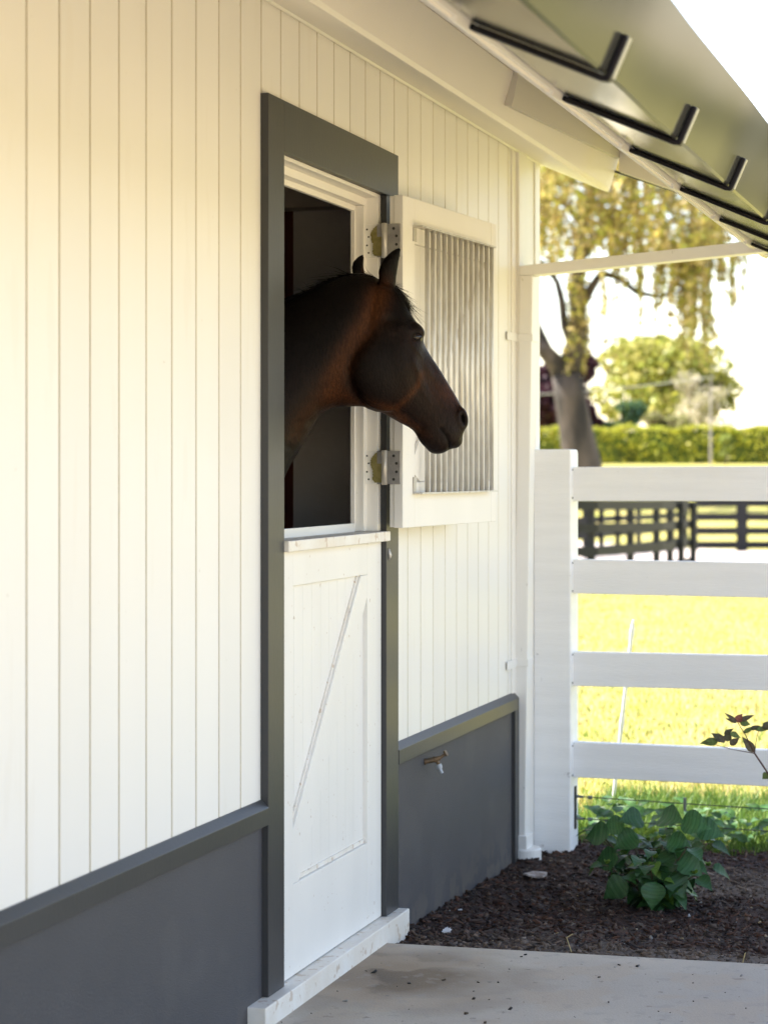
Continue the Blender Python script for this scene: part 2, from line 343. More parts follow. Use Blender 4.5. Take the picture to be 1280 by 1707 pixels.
w = MB(); w.box(-9.0, -0.061, Y_A, Y_A + 0.06, -0.3, 2.7); w.prism([(-7.4, 2.7), (-0.062, 2.7), (-0.062, 2.72), (-3.6, 4.3), (-7.3, 2.72)], 1, Y_A, Y_A + 0.06)
w.build('gable_wall', WHITE, st)
w = MB(); w.box(-7.26, -7.2, Y_A + 0.06, 8.44, -0.3, 2.7); w.build('rear_wall', WHITE, st)
w = MB(); w.box(-0.06, 0.004, Y_A, 5.316, -0.3, 0.486); w.box(-0.06, 0.004, 6.505, 8.165, -0.3, 0.486)
w.build('plinth', DARKB, st)
w = MB()
prof = [(-0.02, 0.487), (0.024, 0.487), (0.024, 0.532), (0.004, 0.552), (-0.02, 0.552)]
w.prism([(p[0], p[1]) for p in prof], 1, Y_A, 5.313); w.prism(prof, 1, 6.509, 8.14)
w.box(-0.02, 0.018, 8.101, 8.166, -0.2, 0.4995)
o = w.build('plinth_rail', DARK, st, bev=0.0015)
# door frame, three charcoal boards
w = MB(); w.box(-0.05, 0.022, 5.312, 5.437, 0.036, 2.401); w.build('door_frame', DARK, st, bev=0.0015)
w = MB(); w.box(-0.05, 0.022, 6.376, 6.508, 0.036, 2.262); w.build('door_frame', DARK, st, bev=0.0015)
w = MB(); w.box(-0.05, 0.0215, 5.4375, 6.508, 2.263, 2.401); w.build('door_frame', DARK, st, bev=0.0015)
# white linings of the opening
w = MB()
w.box(-0.066, 0.004, 6.345, 6.375, 1.226, 2.262); w.box(-0.036, -0.032, 6.343, 6.346, 1.226, 2.25)
w.box(-0.066, -0.034, 6.322, 6.344, 1.226, 2.225); w.box(-0.074, -0.060, 6.312, 6.3215, 1.226, 2.215)
w.box(-0.066, 0.004, 5.42, 6.344, 2.251, 2.2625); w.box(-0.066, -0.034, 5.42, 6.3435, 2.226, 2.2505); w.box(-0.074, -0.06, 5.42, 6.3215, 2.208, 2.2255)
w.box(-0.066, 0.0, 5.38, 5.4365, 0.05, 2.25)
w.build('door_lining', WHITE, st, bev=0.0015)
# doorstep
w = MB(); w.box(-0.07, 0.054, 5.205, 6.522, -0.07, 0.035)
w.build('doorstep', DIRTYW, st, bev=0.003)
# lower door
ld = bpy.data.objects.new('lower_door', None); COL.objects.link(ld); attach(ld, st); ld['label'] = 'white lower door leaf with a diagonal brace'
w = MB(); pnl = []
for k in range(12):
    a, b = 5.445 + k * 0.077, 5.445 + (k + 1) * 0.077 - 0.0008
    w.box(-0.034, -0.0085, a, min(b, 6.372), 0.04, 1.193)
w.box(-0.036, -0.012, 5.444, 6.372, 0.04, 1.192)
w.build('door_panel', DOORW, ld)
Y0, Y1, Z0, Z1 = 5.5535, 6.232, 0.286, 1.098
w = MB()
w.box(-0.03, 0.006, 5.4395, Y0, 0.038, 1.1935); w.build('door_stile', DOORW, ld, bev=0.0015)
w = MB(); w.box(-0.03, 0.006, Y1, 6.3735, 0.038, 1.1935); w.build('door_stile', DOORW, ld, bev=0.0015)
w = MB(); w.box(-0.03, 0.0057, Y0 + 0.0003, Y1 - 0.0003, Z1, 1.1935); w.build('door_rail', DOORW, ld, bev=0.0015)
w = MB(); w.box(-0.03, 0.0057, Y0 + 0.0003, Y1 - 0.0003, 0.038, Z0); w.build('door_rail', DOORW, ld, bev=0.0015)
w = MB(); w.prism([(Y0 + 0.0006, 0.432), (Y0 + 0.0006, Z0 + 0.0006), (5.604, Z0 + 0.0006), (Y1 - 0.0006, 1.028), (Y1 - 0.0006, Z1 - 0.0006), (6.168, Z1 - 0.0006)], 0, -0.02, 0.0053)
w.build('diagonal_brace', DOORW, ld, bev=0.0015)
w = MB()                                      # slightly tanner bevel fillets along the recess edges
w.prism([(6.168, 1.0965), (Y0 + 0.001, 0.432), (Y0 - 0.0005 + 0.001, 0.447), (6.157, 1.0965)], 0, -0.010, -0.0030)
w.prism([(5.604, Z0 + 0.001), (Y1 - 0.001, Z0 + 0.001), (Y1 - 0.001, Z0 + 0.013), (5.614, Z0 + 0.013)], 0, -0.010, -0.0035)
w.build('recess_bead', DIRTYW, ld)
w = MB(); w.box(-0.06, 0.035, 5.4385, 6.378, 1.195, 1.225)
w.build('door_ledge', DIRTYW, ld, bev=0.003)
w = MB(); w.box(-0.075, -0.061, 5.4385, 6.318, 1.19, 1.25); w.build('ledge_upstand', WHITE, ld, bev=0.002)
w = MB(); w.tube([(0.0215, 6.40, 1.170), (0.0255, 6.402, 1.150), (0.0215, 6.405, 1.135)], [0.004, 0.006, 0.003], 8); w.build('catch_plate', GALV, st, smooth=True)
# upper door, folded back
TH = R(5.1); HB = Vector((0.0855, 6.34, 0)); hd = Vector((math.sin(TH), math.cos(TH), 0)); hn = Vector((math.cos(TH), -math.sin(TH), 0))
HM = Matrix(((hn.x, hd.x, 0, HB.x), (hn.y, hd.y, 0, HB.y), (0, 0, 1, 0), (0, 0, 0, 1)))     # local: x out of the leaf, y along it
ud = bpy.data.objects.new('upper_door', None); COL.objects.link(ud); attach(ud, st); ud['label'] = 'white upper door leaf folded back against the wall with a bar grille'
L_, T_, B_ = 0.872, 2.256, 1.236
w = MB(); w.box(-0.030, 0.0, 0.0, 0.100, B_, T_, HM); w.build('door_stile', WHITE, ud, bev=0.002)
w = MB(); w.box(-0.030, 0.0, L_ - 0.05, L_, B_, T_, HM); w.build('door_stile', WHITE, ud, bev=0.002)
w = MB(); w.box(-0.0302, -0.0003, 0.1003, L_ - 0.0503, T_ - 0.14, T_, HM); w.build('door_rail', WHITE, ud, bev=0.002)
w = MB(); w.box(-0.0302, -0.0003, 0.1003, L_ - 0.0503, B_, B_ + 0.14, HM); w.build('door_rail', WHITE, ud, bev=0.002)
w = MB(); w.box(-0.044, -0.0305, 0.004, L_ - 0.002, B_ + 0.002, T_ - 0.002, HM)
for k in range(9):
    a = 0.104 + k * 0.0805; w.box(-0.030, -0.0135, a, min(a + 0.078, L_ - 0.052), B_ + 0.141, T_ - 0.141, HM)
w.build('door_panel', WHITE, ud)
w = MB(); w.prism([(0.1015, 1.40), (0.15, 1.3775), (L_ - 0.0515, 2.05), (L_ - 0.0515, 2.114), (0.77, 2.114), (0.1015, 1.46)], 0, -0.0130, -0.0008)
for i, v in enumerate(w.v): w.v[i] = tuple(HM @ Vector(v))
w.build('diagonal_brace', WHITE, ud, bev=0.0015)
zt, zb = 2.167, 1.342
w = MB(); w.box(0.000, 0.034, 0.082, 0.778, zt - 0.002, zt + 0.003, HM); w.box(0.001, 0.004, 0.082, 0.108, zt - 0.045, zt - 0.0025, HM); w.build('grille_strip', GALV, ud)
w = MB(); w.box(0.000, 0.034, 0.082, 0.790, zb - 0.003, zb + 0.002, HM); w.box(0.001, 0.004, 0.082, 0.108, zb + 0.0025, zb + 0.05, HM); w.build('grille_strip', GALV, ud)
bar0 = None
for k in range(13):
    t = 0.150 + k * (0.762 - 0.150) / 12
    w = MB(); p0 = HM @ Vector((0.022, t, zb + 0.0025)); p1 = HM @ Vector((0.022, t, zt - 0.0025)); w.tube([p0, p1], 0.0070, 12)
    o = w.build('grille_bar', GALV, ud, smooth=True)
for zc in (2.102, 1.287):
    hg = bpy.data.objects.new('hinge', None); COL.objects.link(hg); attach(hg, st)
for zc in (2.117, 1.421):
    w = MB(); w.box(-0.0375, 0.0035, 6.3395, 6.3445, zc - 0.051, zc + 0.051)
    hj = w.build('hinge', PIPEW, st, bev=0.001)
    w = MB(); w.box(0.0425, 0.079, 6.3335, 6.3385, zc - 0.051, zc + 0.051); w.build('hinge_leaf', HINGE, hj, bev=0.001)
    w = MB(); w.box(0.0036, 0.0425, 6.3355, 6.3395, zc - 0.051, zc + 0.051); w.build('hinge_arm', HINGE, hj, bev=0.001)
    w = MB(); w.tube([(0.028, 6.333, zc - 0.053), (0.028, 6.333, zc + 0.053)], 0.0085, 14); w.build('hinge_pin', GALV, hj, smooth=True)
    w = MB()
    for k in range(70):
        a = -0.045 + 0.09 * k / 69; ww = (0.021 + 0.003 * math.sin(a * 90) + rng.uniform(-0.0015, 0.0015)) * (1 - (abs(a) / 0.052) ** 6)
        w.box(0.016 - ww * 1.35, 0.0195, 6.3342 + 0.00003 * k, 6.3352 + 0.00003 * k, zc + a - 0.0012, zc + a + 0.0011)
    w.build('yellow_patch', OCHRE, hj)
    w = MB()
    for q, zz in enumerate((-0.036, -0.013, 0.013, 0.036)):
        w = MB(); w.tube([(0.058 + 0.009 * (q % 3 != 0), 6.3342, zc + zz), (0.058 + 0.009 * (q % 3 != 0), 6.3325, zc + zz)], 0.0045, 10); w.build('screw', SCREW, hj)
        w = MB(); w.tube([(-0.024 - 0.005 * (q % 2), 6.3402, zc + zz), (-0.024 - 0.005 * (q % 2), 6.3386, zc + zz)], 0.003, 8); w.build('screw', SCREW, hj)
for o in list(bpy.data.objects):
    if o.type == 'EMPTY' and o.name.startswith('hinge'): bpy.data.objects.remove(o)
# eaves: beam, soffit, fascia, barge board, roof
def zr(x): return CH + 0.562 + 0.44 * (CX - x)
w = MB(); w.prism([(-0.05, 2.70), (-0.05, 2.655), (0.005, 2.654), (0.268, 2.537), (0.283, 2.534), (0.290, 2.546), (0.334, 2.690), (0.30, 2.75), (-0.05, 2.76)], 1, Y_A, 8.60)
ebm = w.build('eaves_beam', SOFFIT, st); 
w = MB(); w.tube([(0.012, Y_A, 2.652), (0.012, 8.59, 2.652)], 0.009, 10); w.build('eaves_bead', SOFFIT, st, smooth=True)
w = MB(); w.prism([(0.10, zr(0.10)), (0.93, zr(0.93)), (0.93, zr(0.93) + 0.015), (0.10, zr(0.10) + 0.015)], 1, Y_A, 8.55)
w.build('soffit', SOFFIT, st)
for (a, b) in ((6.75, 8.3),):                       # tapered grey wedge standing in for a shade patch under the soffit
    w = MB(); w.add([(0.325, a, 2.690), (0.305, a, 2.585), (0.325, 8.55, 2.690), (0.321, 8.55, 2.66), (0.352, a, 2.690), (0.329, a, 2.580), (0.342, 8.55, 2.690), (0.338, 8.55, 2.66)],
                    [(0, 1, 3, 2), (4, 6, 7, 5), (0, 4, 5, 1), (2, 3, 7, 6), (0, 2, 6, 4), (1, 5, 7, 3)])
    w.build('shade_wedge', mat('shade patch grey', (0.60, 0.56, 0.49), 0.6), st)
w = MB(); w.prism([(0.335, zr(0.335) - 0.085), (0.93, zr(0.93) - 0.05), (1.02, zr(1.02) - 0.03), (1.02, zr(1.02) + 0.02), (0.335, zr(0.335) + 0.012)], 1, 8.552, 8.60)
w.build('barge_board', SOFFIT, st, bev=0.002)
w = MB(); w.prism([(0.30, zr(0.30) - 0.094), (1.02, zr(1.02) - 0.040), (1.02, zr(1.02) - 0.030), (0.30, zr(0.30) - 0.084)], 1, 8.59, 8.612); w.build('barge_trim', ROOF, st)
def sl(x, h):                                       # a point on the eaves slope line, h metres square to it
    return (x + 0.388 * h, CH + 0.38 + 0.44 * (CX - x) + 0.9216 * h)
w = MB(); w.prism([sl(0.905, -0.012), sl(0.928, -0.012), sl(0.928, 0.19), sl(0.905, 0.19)], 1, Y_A, 8.55); w.build('fascia', SOFFIT, st, bev=0.002)
w = MB(); w.prism([(-3.6, zr(-3.6) + 0.03), (0.94, zr(0.94) + 0.03), (0.94, zr(0.94) + 0.06), (-3.6, zr(-3.6) + 0.07), (-8.2, zr(0.94) + 0.1), (-8.2, zr(0.94) + 0.06)], 1, Y_A - 0.15, 8.63)
w.build('roof', ROOF, st)
w = MB(); w.prism([(-0.06, 2.71), (-7.2, 2.71), (-7.2, 2.73), (-0.06, 2.73)], 1, Y_A + 0.06, 8.43); w.build('stall_ceiling', CEILIN, st)
# gutter
gt = MB(); th = 0.004; gl = 0.200
def gpt(a, h): return (0.950 + a * 0.9153, 2.243 - a * 0.4028 + 0) if h is None else (0.950 + a * 0.9153 + h * 0.4028, 2.243 - a * 0.4028 + h * 0.9153)
W_ = 0.262
outer = [gpt(0, gl * 0.9), gpt(0, 0), gpt(W_ - 0.006, 0), gpt(W_, 0.006), gpt(W_, gl), gpt(W_ - 0.012, gl + 0.004), gpt(W_ - 0.012, gl)]
inner = [gpt(W_ - 0.010, gl - 0.002), gpt(W_ - th, gl - 0.004), gpt(W_ - th, th), gpt(th, th), gpt(th, gl * 0.9)]
poly = outer + inner; k = len(poly)
vs = []; fs = []; yy = np.linspace(Y_A, 8.62, 90)
for j, y in enumerate(yy):
    for (x, z) in poly: vs.append((x + 0.0009 * math.sin(y * 5.1) + 0.0004 * math.sin(y * 9.7), y, z + 0.0007 * math.cos(y * 6.3)))
for j in range(len(yy) - 1):
    for i in range(k): fs.append((j * k + i, j * k + (i + 1) % k, (j + 1) * k + (i + 1) % k, (j + 1) * k + i))
gt.add(vs, fs); g_o = gt.build('gutter', GUTTER, st, smooth=True); g_o.data.set_sharp_from_angle(angle=R(25))
for i in range(15):
    y = 3.90 + 0.815 * (i - 6)
    if y < Y_A + 0.1 or y > 8.55: continue
    w = MB(); t = 0.0125
    poly = [gpt(-0.012, -0.0005), gpt(-0.012, -t), gpt(W_ - 0.004, -t), gpt(W_ + 0.010, -t + 0.004), gpt(W_ + t, -0.004), gpt(W_ + t, 0.081), gpt(W_ + 0.0005, 0.081), gpt(W_ + 0.0005, -0.0005)]
    w.prism(poly, 1, y - 0.014, y + 0.014); sp = w.build('gutter_bracket', STRAP, g_o, bev=0.003)
    w = MB(); w.prism([gpt(W_ + t + 0.0008, 0.0), gpt(W_ + t + 0.003, 0.0), gpt(W_ + t + 0.003, 0.080), gpt(W_ + t + 0.0008, 0.080)], 1, y - 0.011, y + 0.013); w.build('lit_bracket_face', STRAPF, sp)
    w = MB(); w.prism([gpt(-0.030, 0.002), gpt(-0.030, -0.017), gpt(-0.013, -0.019), gpt(-0.013, 0.001)], 1, y - 0.10, y + 0.012); w.build('bracket_clip', PIPEW, g_o, bev=0.002)
w = MB(); w.prism([gpt(-0.024, 0.014), gpt(-0.024, -0.008), gpt(-0.014, -0.008), gpt(-0.014, 0.014)], 1, Y_A, 8.55); w.build('gutter_lip', PIPEW, g_o)
# stall interior
w = MB(); w.box(-3.7, -0.07, 4.0, 7.2, -0.06, -0.02); w.build('stall_floor', mat('stall bedding', (0.50, 0.40, 0.22), 0.95, var=0.4, vscale=20), st)
w = MB(); w.box(-0.50, -0.078, 7.00, 7.04, -0.05, 2.70); w.build('stall_partition', WALLIN, st)
w = MB()
for k in range(21): w.box(-0.50 - 0.155 * (k + 1) + 0.003, -0.50 - 0.155 * k, 7.00, 7.04, -0.05, 2.70)
w.build('stall_partition', REDIN, st)
w = MB(); w.box(-3.75, -3.70, 4.0, 7.04, -0.05, 2.70); w.box(-3.70, -0.078, 4.0, 4.04, -0.05, 2.70); w.build('stall_lining', REDIN, st)
w = MB(); w.box(-0.60, -0.078, 6.90, 6.995, 2.30, 2.705); w.build('stall_header', CEILIN, st)
w = MB(); w.box(-0.077, -0.062, 4.05, 5.42, -0.04, 2.70); w.box(-0.077, -0.062, 6.325, 7.0, -0.04, 2.70); w.box(-0.077, -0.062, 5.42, 6.325, 2.227, 2.70); w.build('inner_lining', WALLIN, st)

# downpipe (part of the stable)
dp = bpy.data.objects.new('downpipe', None); COL.objects.link(dp); attach(dp, st); dp['label'] = 'square white downpipe at the corner running up to the gutter'
w = MB()
def pipe_sec(z, dx): return [(0.018 + dx, 8.165, z), (0.071 + dx, 8.165, z), (0.071 + dx, 8.245, z), (0.018 + dx, 8.245, z)]
vs = pipe_sec(-0.04, -0.030) + pipe_sec(2.166, 0.0); w.add(vs, [(0, 1, 5, 4), (1, 2, 6, 5), (2, 3, 7, 6), (3, 0, 4, 7), (0, 3, 2, 1), (4, 5, 6, 7)])
w.build('pipe_shaft', PIPEW, dp, bev=0.004)
w = MB(); A = ray(868, 445, 8.408); w.add([(0.018, 8.165, 2.1665), (0.0712, 8.165, 2.1665), (1.02, 8.165, 2.236), (1.02, 8.165, 2.282), (0.018, 8.165, 2.2035),
    (0.018, 8.245, 2.1665), (0.0712, 8.245, 2.1665), (1.02, 8.245, 2.236), (1.02, 8.245, 2.282), (0.018, 8.245, 2.2035)],
    [(0, 1, 2, 3, 4), (5, 9, 8, 7, 6), (0, 5, 6, 1), (1, 6, 7, 2), (2, 7, 8, 3), (3, 8, 9, 4), (4, 9, 5, 0)])
w.build('pipe_arm', PIPEW, dp, bev=0.003)
for z in (1.925, 0.665):
    s_ = -0.030 * (2.185 - z) / 2.22
    w = MB(); w.box(0.0065 if z > 1 else 0.0065, 0.0105, 8.010, 8.20, z - 0.016, z + 0.016); w.box(0.014 + s_, 0.075 + s_, 8.1615, 8.249, z - 0.014, z + 0.014); w.build('pipe_clip', PIPEW, dp, bev=0.001)
w = MB(); w.box(-0.022, 0.051, 8.153, 8.257, -0.075, -0.004); w.build('pipe_collar', PIPEW, dp, bev=0.004)
w = MB(); w.tube([(0.036, 8.205, -0.25), (0.036, 8.205, -0.062), (0.036, 8.205, -0.056)], [0.060, 0.060, 0.054], 28); w.build('pipe_socket', PIPEW, dp, smooth=False)

# tap
tp = thing('garden_tap', 'aged brass tap with grey hose fitting on the charcoal plinth', 'tap', (0.004, 6.88, 0.45))
w = MB(); w.tube([(0.002, 6.87, 0.448), (0.010, 6.872, 0.449)], 0.017, 16); w.tube([(0.008, 6.872, 0.449), (0.040, 6.89, 0.455), (0.075, 6.905, 0.465)], [0.0125, 0.0135, 0.0115], 14)
w.tube([(0.058, 6.90, 0.458), (0.066, 6.902, 0.440), (0.070, 6.903, 0.425)], [0.010, 0.010, 0.009], 12); w.tube([(0.045, 6.893, 0.4565), (0.052, 6.896, 0.458)], 0.0175, 6)

def shrink(w): w.v = [tuple(Vector((0.004, 6.872, 0.450)) + (Vector(v) - Vector((0.004, 6.872, 0.450))) * 0.66) for v in w.v]
shrink(w); w.build('tap_body', BRASS, tp, smooth=False, bev=0.001)
w = MB(); w.tube([(0.072, 6.904, 0.464), (0.096, 6.916, 0.483)], [0.008, 0.007], 10); w.box(-0.005, 0.005, -0.017, 0.017, -0.014, 0.016, Matrix.Translation((0.102, 6.918, 0.487)) @ Matrix.Rotation(R(-30), 4, 'Y'))
shrink(w); w.build('tap_handle', BRASS, tp, bev=0.001)
w = MB(); w.tube([(0.068, 6.903, 0.434), (0.071, 6.904, 0.424), (0.074, 6.904, 0.412), (0.0745, 6.904, 0.410), (0.083, 6.905, 0.392), (0.085, 6.905, 0.388)], [0.013, 0.015, 0.0135, 0.009, 0.0085, 0.010], 14)
shrink(w); w.build('hose_fitting', HOSEP, tp, smooth=False)

# ------------------------------------------------------------------ white fence
fn = thing('rail_fence', 'white four rail timber fence joined to the stable corner', 'fence', (0.086, 8.52, -0.12))
w = MB(); w.prism([(8.452, -0.30), (8.600, -0.30), (8.600, 1.478), (8.588, 1.494), (8.452, 1.494)], 0, 0.008, 0.160); w.build('post', FENCEW, fn, bev=0.006, seg=3)
w = MB(); w.box(3.60, 3.75, 8.56, 8.71, -0.30, 1.494); w.build('post', FENCEW, fn, bev=0.006)
for (a, b) in ((1.288, 1.425), (0.915, 1.052), (0.548, 0.685), (0.178, 0.320)):
    w = MB(); n_ = 10; vs = []
    for i in range(n_):
        x = 0.1585 + (3.70 - 0.1585) * i / (n_ - 1); dz = 0.002 * math.sin(i * 1.3 + a * 9)
        vs += [(x, 8.502, a + dz), (x, 8.542, a + dz), (x, 8.542, b + dz), (x, 8.502, b + dz)]
    fs = [(0, 1, 2, 3), tuple(len(vs) - 4 + q for q in (3, 2, 1, 0))] + [(4 * i + q, 4 * i + 4 + q, 4 * i + 4 + (q + 1) % 4, 4 * i + (q + 1) % 4) for i in range(n_ - 1) for q in range(4)]
    w.add(vs, fs); w.build('rail', FENCEW, fn, bev=0.003)
for (a, b) in ((1.288, 1.425), (0.915, 1.052), (0.548, 0.685), (0.178, 0.320)):
    for z in (a + 0.012, b - 0.012): w = MB(); w.tube([(0.1595, 8.485, z), (0.1630, 8.485, z)], 0.0035, 8); w.build('nail', SCREW, fn)
INS = mat('insulator', (0.12, 0.14, 0.13), 0.4)
w = MB(); w.box(0.1605, 0.166, 8.520, 8.545, -0.03, 0.14); w.build('insulator_plate', SCREW, fn)
for z, z2, lb in ((0.100, 0.075, 'thin wire along the fence foot, the upper of two'), (0.012, -0.010, 'thin wire along the fence foot, the lower of two, behind the hydrangea')):
    wt = thing('fence_wire', lb, 'wire', (0.17, 8.53, z), 'wires strung along the fence foot')
    w = MB(); w.tube([(0.167 + 3.5 * t, 8.53 + 0.1 * t, z + (z2 - z) * t - 0.02 * t * (1 - t) * 4) for t in np.linspace(0, 1, 16)], 0.0022, 6); w.build('wire_strand', SCREW, wt)
    w = MB(); w.tube([(0.166, 8.53, z), (0.196, 8.53, z - 0.001)], [0.006, 0.005], 8); w.build('insulator', INS, wt); w = MB(); w.tube([(0.215, 8.53, z - 0.002), (0.232, 8.531, z - 0.002)], 0.007, 8)
    w.build('tensioner', INS, wt); w = MB()
    if z < 0.05: continue
    w.tube([(0.602, 8.541, z - 0.040), (0.602, 8.541, z + 0.012)], 0.006, 8)
    w.build('insulator', INS, wt)
stk = thing('stake', 'slim white fencing stake leaning in the grass behind the fence', 'stake', (0.107, 9.6, -0.12))
A = ray(1019, 1356, 9.70); B = ray(1055, 1033, 9.60)
w = MB(); n_ = 18; pts = [A.lerp(B, t) for t in np.linspace(0, 1, n_)]; rr = [0.008 + 0.0035 * (i % 4 == 0) for i in range(n_)]; rr[-1] = 0.004
w.tube(pts, rr, 7); w.tube([pts[-2], pts[-2] + Vector((0.012, -0.004, 0.012))], 0.004, 6); w.build('stake_shaft', PIPEW, stk)

# ------------------------------------------------------------------ the horse
def HP(x, y, tilt=math.tan(R(9))):
    u, v = 470 + x / 4, 400 + y / 4
    q = (u - 640) / F
    # the head turns a little away behind the poll
    d = 6.26
    for _ in range(3): d = 6.26 + tilt * max(0.0, (u - 615) * d / F)
    r = d * q
    return Vector((CX - d * SA + r * CA, d * CA + r * SA, CH - d * (v - HOR) / F))
LN = Vector((SA, -CA, 0))                              # towards the camera
tl = R(9); LH = Vector((SA * math.cos(tl) + CA * math.sin(tl), -CA * math.cos(tl) + SA * math.sin(tl), 0))
def loft(stations, n=40, ex=2.4, lat=None, close=True):
    mb = MB(); m = len(stations); vs = []
    for (dx, dy, vx, vy, w_, *k) in stations:
        D, Vv = HP(dx, dy), HP(vx, vy); C = (D + Vv) / 2; ax = (D - Vv) / 2
        L = LN if lat is None else (LH if lat == 1 else LN)
        e = k[0] if k else ex; sk = k[1] if len(k) > 1 else 0.0    # sk > 0: fuller towards the top
        for i in range(n):
            a = 2 * math.pi * i / n; ca, sa = math.cos(a), math.sin(a)
            pc = math.copysign(abs(ca) ** (2 / e), ca); ps = math.copysign(abs(sa) ** (2 / e), sa)
            vs.append(C + ax * pc + L * (w_ * ps * (1 + sk * pc)))
    fs = [(i * n + k, i * n + (k + 1) % n, (i + 1) * n + (k + 1) % n, (i + 1) * n + k) for i in range(m - 1) for k in range(n)]
    if close: fs += [tuple(range(n))[::-1], tuple(range((m - 1) * n, m * n))]
    return mb.add(vs, fs)
def interp_st(st_, per=5):
    a = np.array([list(s) + [2.4, 0.0][len(s) - 5:] if len(s) < 7 else s for s in st_], dtype=float); m = len(a); out = []
    for i in range(m - 1):
        p0, p1, p2, p3 = a[max(i - 1, 0)], a[i], a[i + 1], a[min(i + 2, m - 1)]
        for k in range(per):
            t = k / per; out.append(0.5 * ((2 * p1) + (-p0 + p2) * t + (2 * p0 - 5 * p1 + 4 * p2 - p3) * t * t + (-p0 + 3 * p1 - 3 * p2 + p3) * t ** 3))
    out.append(a[-1]); return [tuple(s) for s in out]
head = [(560, 330, 520, 760, 0.050, 2.2, 0), (640, 268, 495, 1010, 0.076, 2.3, 0), (728, 300, 520, 1095, 0.088, 2.4, 0.0), (792, 385, 566, 1120, 0.094, 2.5, 0.04), (838, 478, 612, 1134, 0.098, 2.6, 0.08),
        (886, 545, 655, 1148, 0.099, 2.5, 0.10), (922, 612, 695, 1166, 0.095, 2.5, 0.10), (940, 690, 740, 1192, 0.085, 2.4, 0.06), (985, 768, 792, 1222, 0.072, 2.3, 0.02), (1040, 848, 842, 1248, 0.062, 2.3, 0.0),
        (1088, 925, 880, 1275, 0.056, 2.3, -0.02), (1130, 995, 905, 1318, 0.052, 2.3, 0.0), (1168, 1060, 935, 1365, 0.051, 2.3, 0.02), (1196, 1120, 985, 1402, 0.052, 2.3, 0.04), (1210, 1172, 1050, 1420, 0.050, 2.3, 0.05),
        (1214, 1225, 1105, 1402, 0.046, 2.2, 0.05), (1208, 1275, 1140, 1385, 0.036, 2.1, 0), (1196, 1310, 1165, 1368, 0.018, 2.0, 0)]
neck = [(740, 420, 640, 900, 0.04, 2.2, 0), (660, 275, 560, 1090, 0.066, 2.3, 0), (575, 230, 455, 1112, 0.076, 2.3, -0.05), (470, 222, 345, 1118, 0.082, 2.3, -0.12), (330, 262, 262, 1165, 0.086, 2.3, -0.18), (180, 330, 205, 1255, 0.092, 2.3, -0.22),
        (20, 400, 120, 1400, 0.104, 2.3, -0.25), (-160, 450, 20, 1580, 0.125, 2.3, -0.28), (-380, 500, -90, 1900, 0.160, 2.3, -0.3), (-600, 480, -180, 2350, 0.20, 2.3, -0.25), (-900, 430, -420, 2600, 0.235, 2.3, -0.15),
        (-1400, 520, -1300, 2640, 0.27, 2.2, 0), (-2200, 560, -2200, 2680, 0.30, 2.2, 0), (-3000, 520, -3000, 2500, 0.28, 2.2, 0), (-3600, 440, -3500, 2200, 0.26, 2.2, 0), (-4050, 620, -3950, 1900, 0.19, 2.2, 0), (-4250, 950, -4200, 1500, 0.08, 2.0, 0)]
hs = MB()
for mb_ in (loft(interp_st(head), 48, lat=1), loft(interp_st(neck, 6), 48)): hs.add(mb_.v, mb_.f)
# legs, inside the stall
def leg(x, lat, front=True):
    b = HP(x, 2000); gzz = -0.02
    o = b + LN * lat
    zt_ = 1.05
    if front: pr_ = [(0, 1.25, .11), (0, 1.05, .095), (0, .85, .075), (0, .62, .052), (0, .52, .048), (0, .46, .04), (0, .25, .03), (0, .15, .034), (.03, .07, .03), (.05, .03, .052), (.06, -.015, .06)]
    else: pr_ = [(0, 1.25, .17), (.05, 1.05, .15), (.08, .9, .11), (-.02, .7, .07), (-.1, .56, .05), (-.08, .46, .042), (-.05, .25, .033), (-.04, .15, .036), (0, .07, .032), (.02, .03, .052), (.03, -.015, .06)]
    hs.tube([(o.x + a * CA, o.y + a * SA, z) for a, z, _ in pr_], [r_ for *_, r_ in pr_], 16)
leg(-700, 0.12); leg(-560, -0.12); leg(-3750, 0.14, False); leg(-3500, -0.14, False)
# muscle masses of the head that must sit in the union
def blob(x, y, lat, rx, ry, rz, rot=0.0, n=20):
    c = HP(x, y) + LH * lat; vs = []; fs = []
    ax = (HP(x + 100, y) - HP(x, y)).normalized(); az = Vector((0, 0, 1))
    e1 = ax * math.cos(rot) + az * math.sin(rot); e2 = -ax * math.sin(rot) + az * math.cos(rot)
    for i in range(n + 1):
        p = math.pi * i / n
        for j in range(n):
            q = 2 * math.pi * j / n; vs.append(c + e1 * (rx * math.sin(p) * math.cos(q)) + e2 * (ry * math.sin(p) * math.sin(q)) + LH * (rz * math.cos(p)))
    for i in range(n):
        for j in range(n): fs.append((i * n + j, i * n + (j + 1) % n, (i + 1) * n + (j + 1) % n, (i + 1) * n + j))
    hs.add(vs, fs)
for s_ in (1, -1):
    blob(665, 860, s_ * 0.050, 0.105, 0.128, 0.046, R(12))              # cheek
    blob(872, 606, s_ * 0.062, 0.032, 0.018, 0.026, R(-45))             # brow
    blob(915, 820, s_ * 0.040, 0.075, 0.016, 0.030, R(-62))             # facial crest
    blob(1185, 1190, s_ * 0.026, 0.020, 0.036, 0.026, R(10))            # nostril wing
blob(1040, 1380, 0.0, 0.034, 0.022, 0.034, R(5)); blob(1150, 1335, 0, 0.024, 0.026, 0.036, R(-20))
